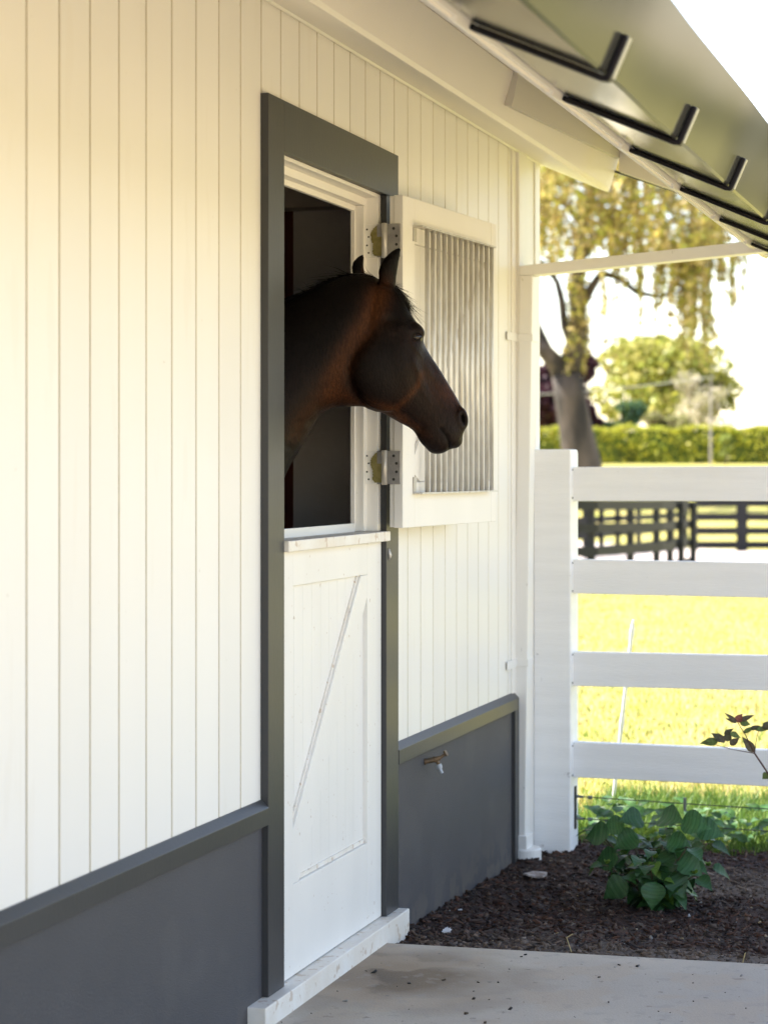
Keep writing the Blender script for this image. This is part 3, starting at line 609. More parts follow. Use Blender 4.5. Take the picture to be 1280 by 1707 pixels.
# ears: cupped, joined to the poll
def ear(base, tip, w_, lat, open_dir):
    B_e, T_e = HP(*base) + LH * lat, HP(*tip) + LH * lat * 1.25; n = 14; m = 16; vs = []; fs = []
    axis = (T_e - B_e); side = (HP(base[0] + 100, base[1]) - HP(*base)).normalized(); side = (side - axis.normalized() * side.dot(axis.normalized())).normalized()
    for i in range(m + 1):
        t = i / m; prof_ = (1 - t) ** 0.70 * (0.85 + 0.95 * t - 0.3 * t * t); c = B_e.lerp(T_e, t) - side * (0.012 * math.sin(math.pi * t) * open_dir)
        for j in range(n):
            a = 2 * math.pi * j / n; ca, sa = math.cos(a), math.sin(a)
            inner_ = 0.25 if ca * open_dir > 0 and t > 0.1 else 1.0
            vs.append(c + side * (w_ * prof_ * sa * 0.0 + w_ * prof_ * ca) + LH * (w_ * 0.62 * prof_ * sa * (1.0)))
    for i in range(m):
        for j in range(n): fs.append((i * n + j, i * n + (j + 1) % n, (i + 1) * n + (j + 1) % n, (i + 1) * n + j))
    fs += [tuple(range(n))[::-1], tuple(range(m * n, (m + 1) * n))]; hs.add(vs, fs)
ear((684, 318), (766, 58), 0.0325, 0.045, 1)
ear((541, 245), (569, 74), 0.0235, -0.060, 1)

hobj = hs.build('body', None)
md = hobj.modifiers.new('r', 'REMESH'); md.mode = 'VOXEL'; md.voxel_size = 0.0042; md.use_smooth_shade = True
dg = bpy.context.evaluated_depsgraph_get(); me2 = bpy.data.meshes.new_from_object(hobj.evaluated_get(dg))
bpy.data.objects.remove(hobj)
nv = len(me2.vertices); co = np.empty(nv * 3); me2.vertices.foreach_get('co', co); co = co.reshape(-1, 3)
ed = np.empty(len(me2.edges) * 2, dtype=np.int64); me2.edges.foreach_get('vertices', ed); ed = ed.reshape(-1, 2)
deg = np.bincount(ed.ravel(), minlength=nv).astype(float)
def smooth(c, it, lam, w=None):
    for _ in range(it):
        s = np.zeros_like(c); 
        for k in range(3):
            s[:, k] = np.bincount(ed[:, 0], c[ed[:, 1], k], nv) + np.bincount(ed[:, 1], c[ed[:, 0], k], nv)
        d = s / deg[:, None] - c
        if w is not None: d *= w[:, None]
        c = c + lam * d
    return c
def to_xy(c):
    """surface point -> the horse's own side-view drawing coordinates and lateral offset"""
    w_ = c[:, 0] - CX; d = -w_ * SA + c[:, 1] * CA; r = w_ * CA + c[:, 1] * SA
    u = 640 + F * r / d; 
    lat = (6.26 + math.tan(R(9)) * np.maximum(0, (u - 615) * 6.3 / F)) - d
    k = d / (d + lat)                                   # slide back to the mid plane
    X = (u - 640) * k + 640; Yv = HOR - (c[:, 2] - CH) * F / (d + lat)
    return (X - 470) * 4, (Yv - 400) * 4, lat
x, y, lat = to_xy(co)
earw = ((y < 235) & (x > 470)).astype(float)
co = smooth(co, 14, 0.5, 1 - 0.9 * earw)
def nrm():
    me2.vertices.foreach_set('co', co.ravel()); me2.update(); a = np.empty(nv * 3); me2.vertices.foreach_get('normal', a)
    return a.reshape(-1, 3)
N_ = nrm(); x, y, lat = to_xy(co); side = np.clip((np.abs(N_ @ np.array(LH)) - 0.15) / 0.35, 0, 1)
def ell(cx, cy, rx, ry, rot=0.0, p=2.0):
    dx, dy = x - cx, y - cy; a = R(rot); e1 = (dx * math.cos(a) + dy * math.sin(a)) / rx; e2 = (-dx * math.sin(a) + dy * math.cos(a)) / ry
    return np.exp(-((e1 ** 2 + e2 ** 2) ** (p / 2)))
def seg(pts):
    best = np.full(nv, 1e9); tt = np.zeros(nv)
    for i in range(len(pts) - 1):
        (ax_, ay_), (bx_, by_) = pts[i], pts[i + 1]; vx, vy = bx_ - ax_, by_ - ay_; L2 = vx * vx + vy * vy
        t = np.clip(((x - ax_) * vx + (y - ay_) * vy) / L2, 0, 1); d = np.hypot(x - ax_ - t * vx, y - ay_ - t * vy)
        tt = np.where(d < best, (i + t) / (len(pts) - 1), tt); best = np.minimum(best, d)
    return best, tt
hd_ = (x > 380).astype(float)
disp = np.zeros(nv)
d, t = seg([(600, 640), (545, 700), (470, 790), (440, 870), (455, 960), (510, 1050), (600, 1115), (700, 1140), (790, 1085), (860, 1010), (900, 930)]); disp -= 0.0048 * np.exp(-(d / 30) ** 2) * np.clip(1.25 - 1.0 * t, 0.35, 1)
disp += 0.006 * ell(650, 880, 200, 220, 0, 3)                           # cheek plate stands proud of the neck
disp -= 0.0075 * ell(722, 545, 46, 30, 10)                              # hollow above the eye
disp += 0.0045 * ell(835, 600, 60, 22, 40)   # brow
disp -= 0.0050 * ell(850, 770, 60, 36, 70)
disp += 0.0045 * ell(905, 880, 26, 120, -24)                            # crest of the face
disp -= 0.0055 * ell(985, 960, 42, 120, -30)                            # hollow in front of it
disp -= 0.004 * ell(840, 1150, 70, 36, -35)
d, t = seg([(760, 1120), (850, 1190), (930, 1260)]); disp -= 0.0045 * np.exp(-(d / 16) ** 2)
d, t = seg([(640, 1150), (760, 1215), (860, 1270)]); disp += 0.003 * np.exp(-(d / 18) ** 2)
for vp in ([(905, 930), (930, 1010), (990, 1100)], [(960, 900), (1010, 1010), (1090, 1120)], [(800, 700), (860, 790), (900, 900)], [(780, 640), (700, 610)], [(860, 700), (930, 790)]):
    d, t = seg(vp); disp += 0.0016 * np.exp(-(d / 9) ** 2)
d, t = seg([(250, 1190), (150, 1240), (60, 1380)]); disp -= 0.006 * np.exp(-(d / 30) ** 2)
d, t = seg([(520, 620), (380, 850), (230, 1060), (90, 1260)]); disp -= 0.004 * np.exp(-(d / 60) ** 2)
d, t = seg([(1052, 1258), (1085, 1300), (1110, 1345), (1116, 1410)]); disp -= 0.0085 * np.exp(-(d / 9) ** 2) * (0.6 + 0.4 * t) * hd_
disp += 0.004 * ell(1060, 1370, 46, 34) + 0.003 * ell(1130, 1300, 40, 60, -20)
disp -= 0.016 * ell(1206, 1196, 15, 38, -12, 3); disp += 0.0045 * (ell(1196, 1196, 34, 62, -12, 3) - ell(1206, 1196, 20, 46, -12, 3))
disp -= 0.010 * ell(891, 657, 22, 18, -20, 3)
co = co + N_ * (disp * np.where(hd_ > 0, side, np.clip(side, 0.3, 1)))[:, None]
# open front of the ears
N_ = nrm(); co = smooth(co, 2, 0.4, 1 - earw)
N_ = nrm(); x, y, lat = to_xy(co)
# coat: hair colours, with nostril, eye socket and mouth line set darker
BLK = np.array((0.0042, 0.0028, 0.0024)); BRN = np.array((0.017, 0.0076, 0.0046)); TAN = np.array((0.084, 0.029, 0.0090)); GRY = np.array((0.022, 0.0148, 0.0112))
colr = np.tile(BLK * 1.2, (nv, 1))
def paint(c, w_): 
    global colr
    w_ = np.clip(w_, 0, 1)[:, None]; colr = colr * (1 - w_) + np.array(c) * w_
paint(BRN, ell(1000, 1050, 320, 420, 0, 4)); paint(BRN * 0.9, ell(300, 1150, 330, 300, 0, 3) * 0.8)
d, t = seg([(640, 400), (600, 520), (520, 650), (430, 790), (370, 920), (330, 1020)]); paint(TAN, np.exp(-(d / 78) ** 2) * 0.85)
d, t = seg([(370, 980), (480, 1080), (600, 1120), (720, 1140)]); paint(TAN * 0.8, np.exp(-(d / 42) ** 2) * 0.75)
d, t = seg([(240, 1090), (150, 1180), (90, 1300)]); paint(TAN * 0.55, np.exp(-(d / 55) ** 2) * 0.6)
paint(np.array((0.0088, 0.0054, 0.0043)), ell(640, 880, 205, 235, 8, 4) * 0.85)
d, t = seg([(775, 1120), (840, 1060), (900, 980), (935, 900)]); paint(TAN * 0.9, np.exp(-(d / 20) ** 2) * 0.75)
paint(BRN, ell(760, 640, 120, 60, 20) * 0.5)
paint(TAN * 0.85, ell(1130, 1010, 90, 85, 50) * 0.7); paint(TAN * 0.45, ell(1010, 960, 60, 130, -30) * 0.5); paint(TAN * 1.0, ell(790, 1200, 160, 34, 32) * 0.8)
paint(GRY, ell(1120, 1290, 130, 130, 0, 3) * 0.85); paint(GRY * 0.7, ell(900, 1120, 90, 80, 0, 3) * 0.6)
paint(TAN * 0.6, ell(690, 300, 42, 60, 20) * 0.6); paint(TAN * 0.75, ell(545, 190, 14, 40) * 0.7)
paint(BLK * 0.6, ell(1206, 1196, 16, 40, -12, 4)); paint(BLK * 0.5, ell(891, 657, 30, 26, -20, 3)); paint(BRN * 1.4, (ell(891, 657, 56, 50, -20, 4) - ell(891, 657, 34, 30, -20, 4)) * 0.7)
d, t = seg([(1052, 1258), (1085, 1300), (1110, 1345), (1116, 1410)]); paint(BLK * 0.5, np.exp(-(d / 8) ** 2))
paint(BLK * 0.7, (y < 140) * (x > 640) * 0.8)
colr *= (1 + 0.10 * rng.standard_normal(nv))[:, None].clip(0.7, 1.3)
me2.vertices.foreach_set('co', co.ravel()); me2.update()
at = me2.color_attributes.new('tint', 'FLOAT_COLOR', 'POINT'); at.data.foreach_set('color', np.concatenate([colr, np.ones((nv, 1))], 1).astype(np.float32).ravel())
COAT = mat('bay horse coat', (1, 1, 1), 0.42, attr='tint', var=0.45, vscale=150, bump=0.35, bscale=300, stretch=(1, 1, 0.30), spec=0.5, ior=1.18)
COAT.node_tree.nodes['Principled BSDF'].inputs['Sheen Weight'].default_value = 0.0
me2.materials.clear(); me2.materials.append(COAT); me2.polygons.foreach_set('use_smooth', [True] * len(me2.polygons))
horse = thing('horse', 'dark bay horse looking out over the lower stable door', 'horse', (HP(-1800, 2000).x, HP(-1800, 2000).y, -0.02))
bod = bpy.data.objects.new('body', me2); COL.objects.link(bod); attach(bod, horse)
EYE = mat('dark horse eye', (0.010, 0.005, 0.004), 0.06, ior=1.38); LID = mat('eyelid skin', (0.012, 0.009, 0.008), 0.6, ior=1.2)
def surf_point(px, py, sgn):
    m_ = (np.sign(lat) == sgn); dd = np.hypot(x - px, y - py) + (~m_) * 1e6; i = np.argsort(dd)[:12]; return Vector(co[i].mean(0))
for sgn in (1, -1):
    c = surf_point(891, 657, sgn) ; c = c - LH * (sgn * 0.0135)
    me = bpy.data.meshes.new('eye'); b = bmesh.new(); bmesh.ops.create_uvsphere(b, u_segments=28, v_segments=18, radius=0.0205); b.to_mesh(me); b.free()
    me.polygons.foreach_set('use_smooth', [True] * len(me.polygons)); me.materials.append(EYE)
    e = bpy.data.objects.new('eye', me); COL.objects.link(e); e.location = c + LH * (sgn * 0.0030); loc = e.location.copy(); attach(e, horse)
    w = MB(); rt = HP(991, 657) - HP(891, 657); rt.normalize(); up = Vector((0, 0, 1))
    for s2, hgt in ((1, 0.0135), (-1, 0.0115)):
        pts = []
        for q in np.linspace(-1, 1, 15):
            p = rt * (0.0185 * q) + up * (s2 * hgt * (1 - q * q) + 0.004 * q); rr = math.sqrt(max(1e-6, 0.0215 ** 2 - p.length_squared)); pts.append(loc + p + LH * (sgn * rr))
        w.tube(pts, [0.0010 + 0.0018 * (1 - q * q) for q in np.linspace(-1, 1, 15)], 8)
    w.build('eyelid', LID, e, smooth=True)
# hair: mane, forelock
HAIR = mat('black mane hair', (0.006, 0.0045, 0.004), 0.5, spec=0.2)
def strands(name, roots, N, length, dirf, wid=0.0011, par=horse):
    vs = []; fs = []
    for i in range(N):
        t = rng.random(); p, lat_ = roots(t); L = length * rng.uniform(0.5, 1.2); dv = Vector(dirf(t)); k = 7; b0 = len(vs)
        j = Vector(rng.normal(0, 0.20, 3)); cur = Vector(p) + LN * lat_; sidev = LN.cross(dv).normalized() * wid if rng.random() < 0.5 else LN * wid; L = L * rng.uniform(0.6, 1.2)
        for q in range(k):
            tt = q / (k - 1); cur2 = cur + (dv + j * (0.4 + tt)) * (L * tt) + Vector((0, 0, -0.45 * L * tt * tt)); wq = sidev * (1 - tt * 0.85)
            vs += [cur2 - wq, cur2 + wq]
        for q in range(k - 1): fs.append((b0 + 2 * q, b0 + 2 * q + 1, b0 + 2 * q + 3, b0 + 2 * q + 2))
    return fast_mesh(name, [tuple(v) for v in vs], fs, HAIR, par)
crest = [(625, 238), (560, 222), (480, 215), (400, 226), (300, 268), (180, 325), (20, 398), (-160, 450), (-350, 495)]
def croot(t):
    f = t * (len(crest) - 1); i = min(int(f), len(crest) - 2); a, b = crest[i], crest[i + 1]; f -= i
    return HP(a[0] + (b[0] - a[0]) * f, a[1] + (b[1] - a[1]) * f + 14), rng.normal(0, 0.012)
strands('mane', croot, 3400, 0.11, lambda t: (-CA * 0.45 - SA * 0.55, -SA * 0.45 + CA * 0.55, -0.12))
strands('mane', croot, 160, 0.075, lambda t: (-CA * 0.55, -SA * 0.55, 0.40), 0.0006)
fl = [(668, 262), (735, 300), (775, 345), (800, 385)]
def froot(t):
    f = t * (len(fl) - 1); i = min(int(f), len(fl) - 2); a, b = fl[i], fl[i + 1]; f -= i
    return HP(a[0] + (b[0] - a[0]) * f - 6, a[1] + (b[1] - a[1]) * f + 4), rng.normal(0, 0.02)
strands('forelock', froot, 3600, 0.056, lambda t: (CA * (0.52 - 0.1 * t), SA * 0.5, -0.10 - 0.6 * t), 0.0008)

# ------------------------------------------------------------------ plants
def leaf_grid(L, Wd, fold=0.25, droop=0.35, nl=12, nw=5, serr=0.04):
    vs = []; uv = []
    for i in range(nl + 1):
        t = i / nl; wv = Wd * 1.12 * (math.sin(math.pi * t ** 0.75)) ** 0.9 * (1 - 0.5 * t * t) if 0 < t < 1 else 0.0
        for j in range(nw):
            s = (j / (nw - 1)) * 2 - 1; ww = wv * s; 
            if abs(s) == 1 and i % 2: ww *= 1 + serr
            z = -droop * L * t * t + fold * abs(ww) - 0.004 * math.cos(t * 26) * abs(s) * Wd * 8
            vs.append((t * L, ww, z)); uv.append((s, t))
    fs = [(i * nw + j, (i + 1) * nw + j, (i + 1) * nw + j + 1, i * nw + j + 1) for i in range(nl) for j in range(nw - 1)]
    return np.array(vs), fs, uv
def leaves(name, specs, mt, parent, nl=12, serr=0.05):
    """specs: (position, direction, up, length, width, tint, droop)"""
    VV = []; FF = []; UV = []; TT = []; off = 0
    for (p, dv, up, L, Wd, tint, dr) in specs:
        v, f, uv = leaf_grid(L, Wd, droop=dr, nl=nl, serr=serr); dv = Vector(dv).normalized(); s = Vector(up).cross(dv)
        if s.length < 1e-3: s = Vector((1, 0, 0))
        s.normalize(); n = dv.cross(s)
        Mx = np.array([dv, s, n]); VV.append(v @ Mx + np.array(p))
        for q in f:
            FF.append([i + off for i in q]); UV.append([uv[i] for i in q])
            sm = sum(uv[i][1] for i in q) / 4; ss = abs(sum(uv[i][0] for i in q) / 4); vein = (0.70 + 0.42 * abs(math.cos(math.pi * (sm * 8 - ss * 1.6)))) * (1.12 if ss < 0.3 else 1.0);  TT.append(np.array(tint) * vein)
        off += len(v)
    return fast_mesh(name, np.concatenate(VV), np.array(FF), mt, parent, tint=np.array(TT), uv=np.array(UV).reshape(-1, 2), smooth=True)
# hydrangea
hb = Vector((0.675, 7.42, -0.10))
hy = thing('hydrangea', 'bushy dark green hydrangea in the bark bed before the fence', 'shrub', tuple(hb))
w = MB(); spec = []; buds = MB(); r_ = random.Random(5)
for k in range(24):
    az = r_.uniform(0, 6.28); ln = r_.uniform(0.18, 0.31); sp_ = r_.uniform(0.25, 1.0)
    if k < 7: az = k * 0.9 + 0.3; sp_ = 1.1; ln = 0.17 + 0.03 * (k % 3)
    if k in (8, 9): az, sp_, ln = 0.1 + 0.35 * (k - 8), 0.9, 0.27
    dirv = Vector((math.cos(az) * 0.29 * sp_, math.sin(az) * 0.30 * sp_, 1.0 - 0.18 * sp_)); pts = []
    for q in range(5):
        t = q / 4; pts.append(hb + Vector((math.cos(az), math.sin(az), 0)) * 0.02 + dirv * (ln * t) + Vector((math.cos(az), math.sin(az), 0)) * (0.10 * t * t * sp_))
    w.tube(pts, [0.0042, 0.0038, 0.0034, 0.003, 0.0022], 6)
    for q in range(1, 5):
        for h in range(2):
            a2 = az + (q % 2) * 1.57 + h * 3.14 + r_.uniform(-0.3, 0.3); p = pts[q]; L = r_.uniform(0.050, 0.088) * (0.8 if q == 4 else 1)
            dv = Vector((math.cos(a2), math.sin(a2), r_.uniform(-0.35, 0.25))); g = r_.uniform(0.65, 1.3)
            c = (0.030 * g, 0.088 * g, 0.024 * g) if r_.random() < 0.86 else (0.09, 0.17, 0.025)
            spec.append((p + dv.normalized() * 0.015, dv, Vector((0, 0, 1)) + Vector((r_.uniform(-.35, .35), r_.uniform(-.6, 0.1), 0)), L, L * 0.40, c, r_.uniform(0.25, 0.75)))
            w.tube([p, p + dv.normalized() * 0.02], 0.0018, 5)
    if k % 2 == 0:
        c = pts[-1] + Vector((0, 0, 0.006))
        for q in range(5):
            a2 = q * 1.26; spec.append((c, (math.cos(a2), math.sin(a2), 1.1), (0, 0, 1), 0.022, 0.008, (0.13, 0.22, 0.03), 0.1))
for (u, v, a2, tz) in ((1078, 1440, -1.4, -0.9), (1118, 1455, -0.9, -0.8), (1045, 1470, -2.6, -0.5), (1090, 1470, -1.6, -1.2), (1112, 1400, -0.4, -0.2), (1062, 1392, -2.3, -0.3), (1030, 1430, 3.0, -0.2), (1098, 1418, -1.2, -0.5), (1130, 1430, -0.3, -0.5),
                       (1070, 1365, -2.0, 0.1), (1100, 1362, -1.0, 0.1), (1040, 1375, -2.8, -0.1), (1135, 1370, -0.5, 0.0), (1015, 1390, 2.9, -0.1), (1160, 1380, -0.2, -0.1)):
    p = ray(u, v, 7.33 + r_.uniform(-0.04, 0.06)); g = r_.uniform(0.7, 1.3); L = r_.uniform(0.078, 0.105)
    spec.append((p, (math.cos(a2), math.sin(a2) * 0.6, tz), (0.2, -1.0, 0.7), L, L * 0.43, (0.033 * g, 0.095 * g, 0.028 * g), 0.3))
leaves('foliage', spec, HLEAF, hy, nl=22); w.build('stem', mat('green woody stem', (0.07, 0.06, 0.03), 0.7), hy, smooth=True)
# copper-leaved shrub at the right
cb = Vector((1.12, 7.05, -0.1))
cs = thing('young_shrub', 'thin young shrub with purple brown leaves in front of the fence', 'shrub', tuple(cb))
D_ = 7.3
A = ray(1281, 1292, D_); J = ray(1257, 1256, D_); T1 = ray(1225, 1198, D_); T2 = ray(1172, 1236, D_); T3 = ray(1264, 1218, D_)
w = MB(); w.tube([cb, cb.lerp(A, 0.5) + Vector((0.03, 0, 0)), A, J], [0.007, 0.005, 0.0035, 0.0028], 7)
w.tube([J, J.lerp(T1, 0.5) + Vector((0.004, 0, 0)), T1], [0.0024, 0.0018, 0.0012], 6); w.tube([J, J.lerp(T2, 0.45) + Vector((0, 0, -0.004)), T2], [0.0016, 0.0013, 0.0009], 6)
w.tube([J, ray(1261, 1226, D_), T3, ray(1285, 1208, D_)], [0.0014, 0.0011, 0.001, 0.0009], 6)
cx2 = cb + Vector((0.12, 0.1, 0.5)); w.tube([cb, cb.lerp(cx2, 0.5), cx2], [0.006, 0.004, 0.002], 6)
w.build('stem', mat('red brown stem', (0.085, 0.035, 0.025), 0.55), cs, smooth=True)
spec = []
def lf(u0, v0, u1, v1, wd, col, up=(0.15, -1, 0.55)):
    a, b = ray(u0, v0, D_), ray(u1, v1, D_); spec.append((a, b - a, up, (b - a).length * 1.05, wd * 1.3, tuple(c * 1.7 for c in col), 0.12))
PU = (0.060, 0.048, 0.026); GR = (0.062, 0.085, 0.022); DK = (0.042, 0.040, 0.020)
lf(1196, 1236, 1167, 1238, 0.011, GR); lf(1205, 1236, 1186, 1222, 0.010, DK); lf(1207, 1238, 1196, 1222, 0.008, PU); lf(1211, 1236, 1214, 1218, 0.010, DK); lf(1216, 1242, 1231, 1230, 0.009, PU)
lf(1216, 1222, 1234, 1229, 0.008, GR); lf(1206, 1224, 1222, 1214, 0.006, DK); lf(1227, 1204, 1208, 1188, 0.0055, PU); lf(1227, 1205, 1209, 1197, 0.0045, DK); lf(1227, 1204, 1236, 1190, 0.010, (0.13, 0.045, 0.03)); lf(1232, 1202, 1256, 1191, 0.007, PU)
lf(1232, 1204, 1250, 1207, 0.010, GR); lf(1256, 1254, 1238, 1229, 0.011, PU); lf(1238, 1222, 1258, 1210, 0.006, GR); lf(1250, 1216, 1266, 1209, 0.006, DK); lf(1256, 1216, 1284, 1214, 0.007, GR); lf(1270, 1214, 1290, 1203, 0.010, DK); lf(1280, 1290, 1270, 1298, 0.010, GR); lf(1278, 1293, 1300, 1300, 0.012, GR)
for k in range(26):
    t = 0.3 + 0.7 * (k / 26); p = cb.lerp(cx2, t); a2 = k * 2.4; spec.append((p, (math.cos(a2), math.sin(a2), 0.2), (0, 0, 1), 0.05, 0.014, PU if k % 2 else GR, 0.3))
leaves('foliage', spec, leafmat('copper leaf', 0.3), cs)
# bits lying on the bed
w = MB(); vs = []; n_ = 14
c0 = Vector((0.30, 7.66, bed_z(0.30, 7.66) + 0.018)); c0 = Vector((*ground_at(889, 8.02), 0)); c0.z = bed_z(c0.x, c0.y) + 0.018
for i in range(n_):
    a = 2 * math.pi * i / n_; r0 = 0.030 + 0.010 * math.sin(3 * a + 1) + rng.uniform(-.005, .005); vs.append((c0.x + 1.45 * r0 * math.cos(a), c0.y + r0 * math.sin(a) * 1.2, c0.z + 0.006 * math.sin(2 * a)))
vs.append((c0.x, c0.y, c0.z + 0.010)); vs += [(v[0], v[1], v[2] - 0.006) for v in vs[:n_]]
w.add(vs, [(i, (i + 1) % n_, n_) for i in range(n_)] + [((i + 1) % n_, i, n_ + 1 + i, n_ + 1 + (i + 1) % n_) for i in range(n_)] + [tuple(range(2 * n_, n_, -1))])
tag(w.build('stone', mat('chalky stone', (0.42, 0.38, 0.36), 0.9, col2=(0.25, 0.2, 0.17), vscale=40, bump=0.5, bscale=80)), 'flat chalky white stone lying on the bark near the downpipe', 'stone')
w = MB(); px_, py_ = ground_at(741, 6.78); pz = bed_z(px_, py_) + 0.012
for k in range(7): w.add([(px_ + rng.uniform(-.02, .02) + a, py_ + rng.uniform(-.04, .04) + b, pz + rng.uniform(0, .008)) for a, b in ((0, 0), (.012, .003), (.009, .014), (-.002, .01))], [(0, 1, 2, 3)])
sc_ = w.build('paper_scrap', mat('white scrap', (0.7, 0.7, 0.72), 0.8)); sc_.modifiers.new('s', 'SOLIDIFY').thickness = 0.002
tag(sc_, 'torn white scrap on the mulch beside the doorstep', 'paper scrap')
for i, (pp, lb) in enumerate(((((952, 1587), (944, 1563), (954, 1557)), 'bent straw stalk standing at the edge of the concrete'), (((1237, 1605), (1241, 1590), (1242, 1588)), 'short straw stalk at the right by the concrete edge'))):
    w = MB(); w.tube([ray(u, v, 6.50 if i == 0 else 6.36) for u, v in pp], 0.0018, 6); tag(w.build('straw', mat('straw', (0.42, 0.33, 0.16), 0.7)), lb, 'straw', 'straws on the bed')

# ------------------------------------------------------------------ grass
def blades(name, N, xr, yr, h0, h1, cols, zf, lean=0.35, wid=0.004, dens=None, label=''):
    X = rng.uniform(*xr, N); Y = rng.uniform(*yr, N) if dens is None else yr[0] + (yr[1] - yr[0]) * rng.random(N) ** dens
    Hh = rng.uniform(h0, h1, N); A = rng.uniform(0, 6.28, N); ll = rng.normal(0, lean, N); k = np.array([zf(a, b) for a, b in zip(X, Y)])
    wx, wy = np.cos(A) * wid * rng.uniform(0.6, 1.4, N), np.sin(A) * wid * 1.0; lx, ly = -np.sin(A) * ll * Hh, np.cos(A) * ll * Hh
    P = np.stack([np.stack([X - wx, Y - wy, k], 1), np.stack([X + wx, Y + wy, k], 1), np.stack([X + wx * .7 + lx * .35, Y + wy * .7 + ly * .35, k + Hh * .6], 1),
                  np.stack([X - wx * .7 + lx * .35, Y - wy * .7 + ly * .35, k + Hh * .6], 1), np.stack([X + lx, Y + ly, k + Hh], 1)], 1).reshape(-1, 3)
    b = (np.arange(N) * 5)[:, None]; tris = np.concatenate([b + (0, 1, 2), b + (0, 2, 3), b + (3, 2, 4)], 1).reshape(-1, 3)
    C = np.array(cols)[rng.integers(len(cols), size=N)] * rng.uniform(0.7, 1.3, (N, 1)); 
    o = fast_mesh(name, P, tris, LEAF, tint=np.repeat(C, 3, axis=0)); struct(o, 'stuff', label, 'grass'); return o
fz = lambda a, b: gz(b) - 0.01
gcol = [(0.13, 0.22, 0.03), (0.10, 0.19, 0.025), (0.18, 0.25, 0.04), (0.08, 0.15, 0.03)]
ycol = [(0.46, 0.39, 0.12), (0.50, 0.41, 0.16), (0.38, 0.36, 0.08), (0.54, 0.45, 0.24)]
blades('verge_grass', 42000, (0.05, 3.4), (8.66, 9.9), 0.03, 0.13, gcol, fz, 0.6, 0.003, 1.2, 'short green grass along the foot of the white fence')
blades('meadow_grass', 210000, (-5.5, 3.2), (9.3, 38), 0.015, 0.060, ycol + gcol[:1], fz, 0.55, 0.0045, 1.9, 'sunlit yellow green meadow grass beyond the fence')
# broad weeds at the foot of the post
spec = []; wd = thing('weed_clump', 'low broad leaved green weeds at the foot of the white post', 'weeds', (0.35, 8.75, -0.12))
for k in range(170):
    px2, py2 = 0.17 + 1.0 * rng.random() ** 1.5, rng.uniform(8.60, 8.95); a2 = rng.uniform(0, 6.28); g = rng.uniform(0.7, 1.3); L = rng.uniform(0.03, 0.075)
    spec.append(((px2, py2, -0.10 + rng.uniform(0.0, 0.13)), (math.cos(a2), math.sin(a2), 0.9), (0, -0.7, 1), L, L * 0.30, (0.055 * g, 0.13 * g, 0.035 * g), 0.6))
leaves('foliage', spec, LEAF, wd, nl=6)

# ------------------------------------------------------------------ black fences beyond the field
def fence(name, path, label, group, zs=(0.10, 0.46, 0.82, 1.18), ph=1.32, pw=0.11, rh=0.15, big=()):
    x0, y0 = path[0]; t = thing(name, label, 'fence', (x0, y0, gz(y0)), group)
    for i, (x, y) in enumerate(path):
        q = 0.13 if i in big else pw / 2; w = MB(); z = gz(y); w.box(x - q, x + q, y - q, y + q, z - 0.2, z + ph + (0.12 if i in big else 0)); w.build('post', BLACKF, t)
    for zz in zs:
        w = MB()
        for (xa, ya), (xb, yb) in zip(path[:-1], path[1:]):
            d = Vector((xb - xa, yb - ya, 0)).normalized(); n = Vector((d.y, -d.x, 0)) * 0.02; off = Vector((d.y, -d.x, 0)) * (pw / 2 + 0.022)
            if off.y > 0: off = -off
            za, zb2 = gz(ya) + zz, gz(yb) + zz
            P = [Vector((xa, ya, za)), Vector((xb, yb, zb2))]; vs = []
            for p in P:
                for s1, s2 in ((-1, 0), (1, 0), (1, 1), (-1, 1)): vs.append(p + off + n * s1 + Vector((0, 0, rh * s2)))
            w.add(vs, [(0, 1, 2, 3), (7, 6, 5, 4), (0, 4, 5, 1), (1, 5, 6, 2), (2, 6, 7, 3), (3, 7, 4, 0)])
        w.build('rail', BLACKF, t)
    return t
pa = [(-9.5, 27.0), (-7.6, 28.6), (-6.0, 30.4), (-4.75, 33.18), (-4.53, 35.34), (-4.38, 37.0), (-4.36, 38.3), (-4.38, 39.67), (-4.43, 41.43)]
fence('paddock_fence', pa, 'black rail fence curving across the field, nearest of the black fences', 'black paddock fences')
pb = [(-11.5, 42), (-9.6, 45.5)] + [ground_at(u, 49.5 + 2.2 * i) for i, u in enumerate((975, 1002, 1029, 1064, 1092, 1120, 1142))]
fence('paddock_fence', pb, 'black rail fence seen through the gaps of the curved one at left', 'black paddock fences')
pc = [ground_at(1158, 55.6), ground_at(1236, 55.8), ground_at(1330, 56), ground_at(1420, 56.2), ground_at(1520, 56.4), ground_at(1620, 56.6)]
fence('paddock_fence', pc, 'straight black rail fence with a thick gatepost behind the gravel road', 'black paddock fences', big=(1,), rh=0.19)

